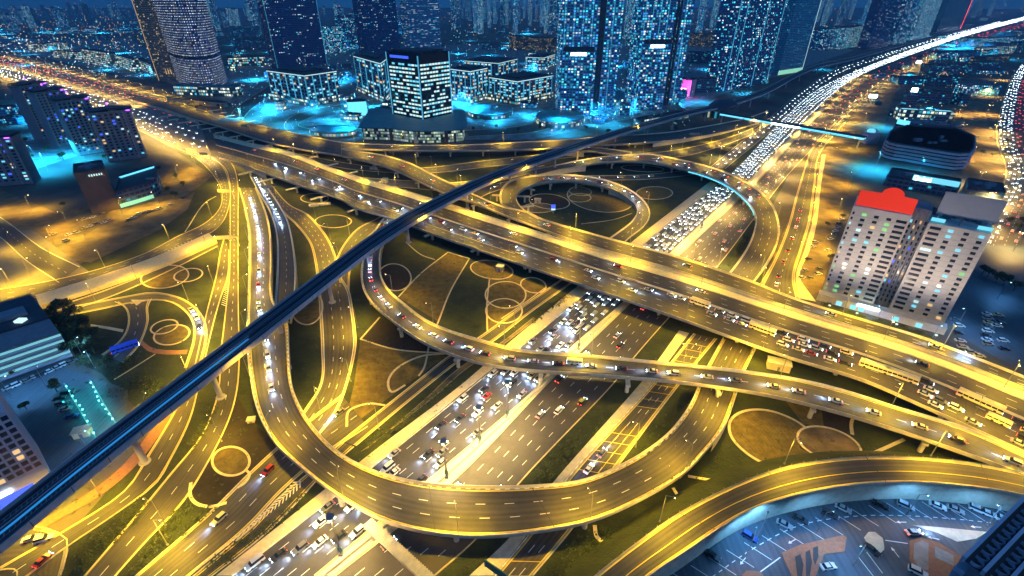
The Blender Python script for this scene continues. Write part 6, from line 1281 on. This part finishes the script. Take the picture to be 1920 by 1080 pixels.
island([(1465, 1037), (1500, 1022), (1580, 1004), (1587, 1008), (1583, 1035), (1545, 1040), (1525, 1092), (1490, 1092), (1472, 1055)], 'brick', 'pinkish planter island with wavy black and sand stripes', inner=[([(1490, 1045), (1500, 1040), (1506, 1060), (1503, 1085), (1495, 1085)], 'black'), ([(1510, 1036), (1518, 1032), (1522, 1055), (1518, 1080), (1511, 1082)], 'black'), ([(1524, 1028), (1533, 1025), (1534, 1045), (1528, 1060), (1524, 1050)], 'black')])
island([(1620, 1008), (1628, 998), (1640, 998), (1655, 1010), (1658, 1030), (1648, 1040), (1632, 1030)], 'conc', 'grey oval island with a red marker in the car park')
island([(1705, 1015), (1725, 1009), (1760, 1018), (1803, 1045), (1803, 1095), (1735, 1095), (1705, 1050)], 'brick', 'brick island with two grey inset panels beside the balcony tower', inner=[([(1713, 1020), (1728, 1014), (1740, 1020), (1740, 1070), (1725, 1068), (1712, 1050)], 'concd'), ([(1752, 1025), (1787, 1042), (1787, 1062), (1752, 1046)], 'concd')])
island([(1712, 985), (1780, 991), (1850, 998), (1830, 1010), (1795, 1016), (1760, 1000)], 'conc', 'pale pointed island between the car park lanes')
island([(1392, 1078), (1400, 1070), (1425, 1072), (1440, 1092), (1390, 1092)], 'brick', 'rounded brick kerb island at the bottom edge')
# lit car-park ramp at the left with two rows of small teal lamps
a0, a1, b0, b1 = at(122, 722), at(182, 824), at(170, 715), at(224, 806)
rampe = empty('sunken_ramp', a0); tag(rampe, 'straight sunken ramp with low edge walls beside the blue car park', 'ramp'); m = MB(); m.face([Vector((p_.x - a0.x, p_.y - a0.y, .05)) for p_ in (a0, a1, b1, b0)]); m.build('road_surface', M_['lot'], rampe)
for (p_, q_) in ((a0, a1), (b0, b1)):
    d_ = (q_ - p_).normalized(); n_ = Vector((-d_.y, d_.x, 0)) * .2; m = MB(); m.prism(pr([((v_).x - a0.x, (v_).y - a0.y) for v_ in (p_ - n_, q_ - n_, q_ + n_, p_ + n_)]), 0, 1.0); m.build('edge_wall', M_['concd'], rampe)
bol = empty('bollard_lamp', (0, 0, -500)); m = MB(); m.cyl((0, 0, 0), (0, 0, 1.0), .12, n=6); m.build('post', M_['pole'], bol); m = MB(); m.ball((0, 0, 1.15), .25, 6); m.build('lamp_head', mat('teal_lamp', (.3, .8, .8), em=(.12, .85, .8), es=14), bol)
o = bpy.data.objects.new('glow', LT); COL.objects.link(o); o.parent = bol; o.location = (0, 0, 3.0); LT.energy = 500
i = 0
for side_, (p_, q_) in enumerate(((a0, a1), (b0, b1))):
    for j in range(10): c_ = p_.lerp(q_, (j + .5) / 10); mid = (a0 + b1) / 2; c_ = c_ + (mid - c_).normalized() * .9; put(bol, (c_.x, c_.y, 0), 0, '%s teal bollard lamp on the %s edge of the sunken ramp, counted from the top' % (ordn(j), ('left', 'right')[side_]), 'teal bollard lamps along the sunken ramp', 'lamp')
# ================================================================ VEGETATION
def leaves(m, c, rx, ry, rz_, n_, s, rnd, shell_=.55):
    for _ in range(n_):
        while True:
            v = Vector((rnd.uniform(-1, 1), rnd.uniform(-1, 1), rnd.uniform(-1, 1))); l = v.length
            if shell_ < l < 1: break
        p_ = Vector((c[0] + v.x * rx, c[1] + v.y * ry, c[2] + v.z * rz_)); a = Vector((rnd.uniform(-1, 1), rnd.uniform(-1, 1), rnd.uniform(-1, 1))).normalized(); b = a.orthogonal().normalized(); c2 = a.cross(b); q = s * rnd.uniform(.6, 1.4)
        m.face([p_ - b * q - c2 * q * .6, p_ + b * q - c2 * q * .6, p_ + b * q * .7 + c2 * q * .7, p_ - b * q * .8 + c2 * q * .6])
def treeproto(seed, h=7, r_=3.2, n_=420):
    rnd = random.Random(seed); e = empty('tree', (0, 0, -500)); m = MB(); m.cyl((0, 0, 0), (.2, .1, h * .5), .28, .16, 7)
    for i in range(4): a = rnd.uniform(0, 6.28); m.cyl((.1, 0, h * .4), (math.cos(a) * r_ * .6, math.sin(a) * r_ * .6, h * .75), .12, .04, 5)
    m.build('trunk', M_['trunk'], e); m = MB()
    for i in range(6): a = rnd.uniform(0, 6.28); q = rnd.uniform(.2, .65) * r_; leaves(m, (math.cos(a) * q, math.sin(a) * q, h * rnd.uniform(.6, .85)), r_ * .55, r_ * .5, r_ * .42, n_ // 6, .38, rnd)
    m.build('crown', M_['leaf'], e); return e
TP = [treeproto(i) for i in range(3)]
# the three prototypes become the first three trees
def tree(i, x, y, s, lab, grp):
    o = put(TP[i % 3], at(x, y), random.uniform(0, 6.28), lab, grp, 'tree'); o.scale = (s, s, s * random.uniform(.9, 1.15)); return o
TT = [(105, 600, 1.2), (125, 590, 1.3), (145, 598, 1.2), (118, 622, 1.4), (140, 625, 1.5), (162, 615, 1.2), (125, 648, 1.4), (150, 650, 1.5), (175, 640, 1.2), (140, 668, 1.1), (178, 662, 1.1), (205, 690, 1.0), (165, 690, .9)]
for i, (x, y, s) in enumerate(TT): tree(i, x, y, s, '%s tree of the dark clump right of the left office, counted from the top' % ordn(i), 'dark clump of trees beside the left office')
TT = [(1560, 590), (1575, 596), (1592, 600), (1608, 604), (1640, 614), (1655, 618), (1668, 624), (1684, 628), (1700, 634), (1716, 638), (1730, 645), (1545, 583)]
for i, (x, y) in enumerate(TT): tree(i, x, y, .75, '%s small tree between the hotel front and the overpass, counted from the left' % ordn(i), 'small trees in front of the hotel')
TT = [(1905, 432, .8), (1890, 420, .8), (1915, 420, .8), (1850, 520, .9), (1865, 530, .9), (1880, 535, .9), (1900, 545, .9), (1840, 515, .8), (1550, 425, .6), (1556, 488, .6), (1886, 270, .9), (1840, 290, .7), (1860, 295, .7), (1880, 298, .7), (120, 388, .7), (330, 372, .8), (318, 362, .8), (345, 350, .8), (300, 322, .7), (330, 335, .7), (300, 352, .6), (50, 768, .6), (108, 735, .8), (200, 300, .8), (150, 265, 1), (120, 300, 1), (90, 285, 1), (60, 300, 1), (75, 255, 1.1), (50, 270, 1), (40, 690, .5), (60, 682, .5), (85, 676, .5), (28, 706, .5)]
for i, (x, y, s) in enumerate(TT): tree(i, x, y, s, '%s scattered roadside tree, standing alone or in a small group' % ordn(i), 'scattered trees')
for i in range(26):
    x = 330 + i * 8 if i < 12 else 720 + (i - 12) * 42; y = 196 + (i * 7 % 9) if i < 12 else 250 - (i * 5 % 11)
    if 680 < x < 885 : continue
    tree(i, x, y, .8, '%s city tree along the plaza edge, counted from the left' % ordn(i), 'trees along the plaza edge')
def hedge(P, w_, h_, lab, n_=14, mm='leaf'):
    v = spline([at(x, y) for x, y in P], 8); m = MB(); rnd = random.Random(len(P) * 7 + P[0][0]); L_ = arclen(v)[-1]; v = resample(v, max(3, int(L_ / 1.3)))
    for p_ in v:
        for s_ in range(max(1, int(w_ / 1.2))):
            q = Vector((rnd.uniform(-w_ / 2, w_ / 2), rnd.uniform(-w_ / 2, w_ / 2), 0)); leaves(m, (p_.x + q.x, p_.y + q.y, h_ * .45), .9, .9, h_ * .55, n_, .24, rnd, .3)
    o = m.build('hedge', M_[mm], None); tag(o, lab, 'hedge')
hedge([(695, 832), (760, 790), (800, 755), (850, 712)], 3.2, 1.6, 'dark bushy hedge between the garden road and the motorway, near the queued ramp')
hedge([(1000, 605), (1035, 578), (1068, 556)], 3.0, 1.6, 'hedge beside the motorway just below the overpass')
hedge([(1015, 895), (1050, 860), (1080, 832)], 5, 1.8, 'thick hedge on the strip between motorway and service road')
hedge([(405, 1060), (470, 1012), (520, 975), (560, 940)], 4.5, 1.7, 'long hedge along the exit road at the bottom left')
hedge([(255, 1075), (310, 1010), (345, 955)], 5, 1.7, 'hedge wedge between the two roads at the bottom left')
hedge([(340, 1000), (380, 968), (395, 955)], 4, 1.5, 'short hedge below the dark soil garden')
hedge([(130, 1085), (170, 1040), (230, 985), (270, 950)], 6, 1.6, 'dark shrub bed between the descending roads at the lower left', mm='leaf')
hedge([(360, 840), (385, 800), (400, 765)], 4, 1.4, 'dark shrubs between the two roads left of the loop')
hedge([(1040, 1090), (1075, 1060), (1100, 1030), (1150, 1005)], 7, 1.8, 'wide ground hedge below the loop at the bottom')
hedge([(1365, 500), (1385, 465), (1400, 440)], 2.5, 1.6, 'narrow hedge between the motorway and the curved flyover')
hedge([(1340, 785 - 60), (1290, 760)], 2, 1.2, 'small hedge inside the right end of the loop')
hedge([(220, 735), (262, 715), (300, 745), (270, 780)], 8, 1.3, 'dark shrubbery beside the metro viaduct at the left')
hedge([(250, 668), (230, 690), (215, 705)], 6, 1.3, 'dark planting beside the blue coach')
# low shrubs dotted over the lawns
rnd = random.Random(31); m = MB(); cnt = 0; tr_ = 0
RB = [[((l_ + r_) / 2, (l_ - r_).length / 2 + 1.6) for l_, r_ in zip(rb_.L[::2], rb_.R[::2])] for kk, rb_ in ROADS.items() if kk not in ('V', 'FR', 'CT', 'CT2', 'CT3')]
RB = [(c_.x, c_.y, w_) for b_ in RB for c_, w_ in b_ if c_.y < 420]
while cnt < 620 and tr_ < 9000:
    tr_ += 1; x, y = rnd.uniform(130, 1750), rnd.uniform(300, 1075)
    if x > 1420 and y < 760: continue
    if x > 1150 and y > 900: continue
    if x < 330 and y < 545 and y > 300: continue
    g = at(x, y)
    if any((cx_ - g.x) ** 2 + (cy_ - g.y) ** 2 < w_ * w_ for cx_, cy_, w_ in RB): continue
    cnt += 1; s_ = rnd.uniform(.4, 1.0); leaves(m, (g.x, g.y, s_ * .5), s_, s_, s_ * .8, 9, .22, rnd, .2)
o = m.build('lawn_shrubs', M_['leaf'], None, kind='stuff'); tag(o, 'small shrubs scattered over the lawns between the ramps', 'shrubs')
# ================================================================ DISTANT LIGHTS
def sparkles(name, n_, mm, xr, yr, seed, size=.0011, lab='', zr=(4, 9)):
    rnd = random.Random(seed); m = MB()
    for _ in range(n_):
        x = rnd.uniform(*xr); y = yr[0] + (yr[1] - yr[0]) * rnd.random() ** 1.2; g = at(x, y); d_ = g.length; m.ball((g.x, g.y, rnd.uniform(*zr)), d_ * size * rnd.uniform(.5, 1.2), 4)
    o = m.build(name, M_[mm], None, kind='stuff'); tag(o, lab, 'lights')
M_['far_amber'] = mat('far_amber_lamp', (.5, .4, .2), em=(1, .62, .22), es=3.2); M_['far_cyan'] = mat('far_cyan_lamp', (.2, .5, .5), em=(.15, .8, 1), es=3.0); M_['far_white'] = mat('far_white_lamp', (.5, .5, .5), em=(.8, .95, 1), es=3.5)
sparkles('distant_amber_lights', 420, 'far_amber', (-40, 280), (9, 100), 1, lab='countless amber street lights on the far left plain', size=.0004)
sparkles('distant_cyan_lights', 350, 'far_cyan', (-40, 300), (12, 150), 2, lab='countless cyan lights around the far left mall', size=.0004)
sparkles('distant_amber_lights', 350, 'far_amber', (600, 1620), (14, 70), 3, lab='amber lights between the skyline towers', size=.00045)
sparkles('distant_cyan_lights', 900, 'far_cyan', (430, 1300), (60, 245), 4, lab='cyan lights scattered around the city blocks', size=.00042, zr=(1, 9))
sparkles('distant_white_lights', 350, 'far_white', (430, 1300), (80, 245), 5, lab='white lights scattered around the city blocks', size=.0004, zr=(1, 9))
sparkles('distant_amber_lights', 260, 'far_amber', (1700, 1960), (10, 240), 6, lab='amber lights over the right bank', size=.0004)
sparkles('distant_white_lights', 240, 'far_white', (0, 300), (70, 150), 7, lab='white lights around the far left mall', size=.00045)

cols_ = {}
for o in COL.objects:
    if o.parent is None and o.get('group', '').startswith(('skyline towers', 'distant low blocks')): cols_.setdefault(o['group'], []).append(o)
for g_, L_ in cols_.items():
    L_.sort(key=lambda o: o.location.x / max(o.location.y, 1))
    for i, o in enumerate(L_): o['label'] = ordn(i) + ' from the left: ' + o['label']
# floodlights that wash the hotel front
fl = bpy.data.lights.new('flood', 'SPOT'); fl.energy = 25000; fl.color = (1, .84, .66); fl.spot_size = R(110); fl.spot_blend = 1; fl.shadow_soft_size = 1.2
fe = empty('floodlight', (0, 0, -500)); m = MB(); m.cyl((0, 0, 0), (0, 0, 1.2), .12, n=6); m.build('post', M_['pole'], fe); m = MB(); m.box(-.5, .5, -.3, .3, 1.2, 1.7); m.build('lamp_head', M_['wwh'], fe)
o = bpy.data.objects.new('glow', fl); COL.objects.link(o); o.parent = fe; o.location = (0, 0, 2.2); o.rotation_euler = (R(140), 0, 0)
for i, a in enumerate((.1, .32, .62, .9)):
    v = hv(a, -26, 0); ang = math.atan2(n.y, n.x) if 0 else math.atan2((HB - HA).y, (HB - HA).x); put(fe, (HA.x + v.x, HA.y + v.y, 8), ang, '%s floodlight washing the hotel front' % ordn(i), 'floodlights at the hotel')

# ================================================================ HAZE
m = MB(); m.box(-7000, 7000, -280, 7500, -1.3, 420); hz_ = m.build('haze', mat('haze', (1, 1, 1)), kind='stuff'); tag(hz_, 'thin blue night haze over the city', 'haze')
hm_ = hz_.data.materials[0]; n_ = hm_.node_tree; n_.nodes.remove(n_.nodes['Principled BSDF']); pv = n_.nodes.new('ShaderNodeVolumePrincipled'); pv.inputs['Color'].default_value = (.55, .75, 1, 1); pv.inputs['Density'].default_value = .00014; pv.inputs['Anisotropy'].default_value = .3
n_.links.new(pv.outputs[0], n_.nodes['Material Output'].inputs['Volume'])

# small or patterned emitters are seen directly; the lamps above do the lighting
for m_ in bpy.data.materials:
    if not m_.use_nodes or 'Principled BSDF' not in m_.node_tree.nodes: continue
    if m_.name not in ('cyan_sign', 'white_sign', 'pink_screen', 'red_fascia', 'blue_led_strip', 'pale_lit_window', 'green_lit_glass', 'lit_balcony'): m_.cycles.emission_sampling = 'NONE'
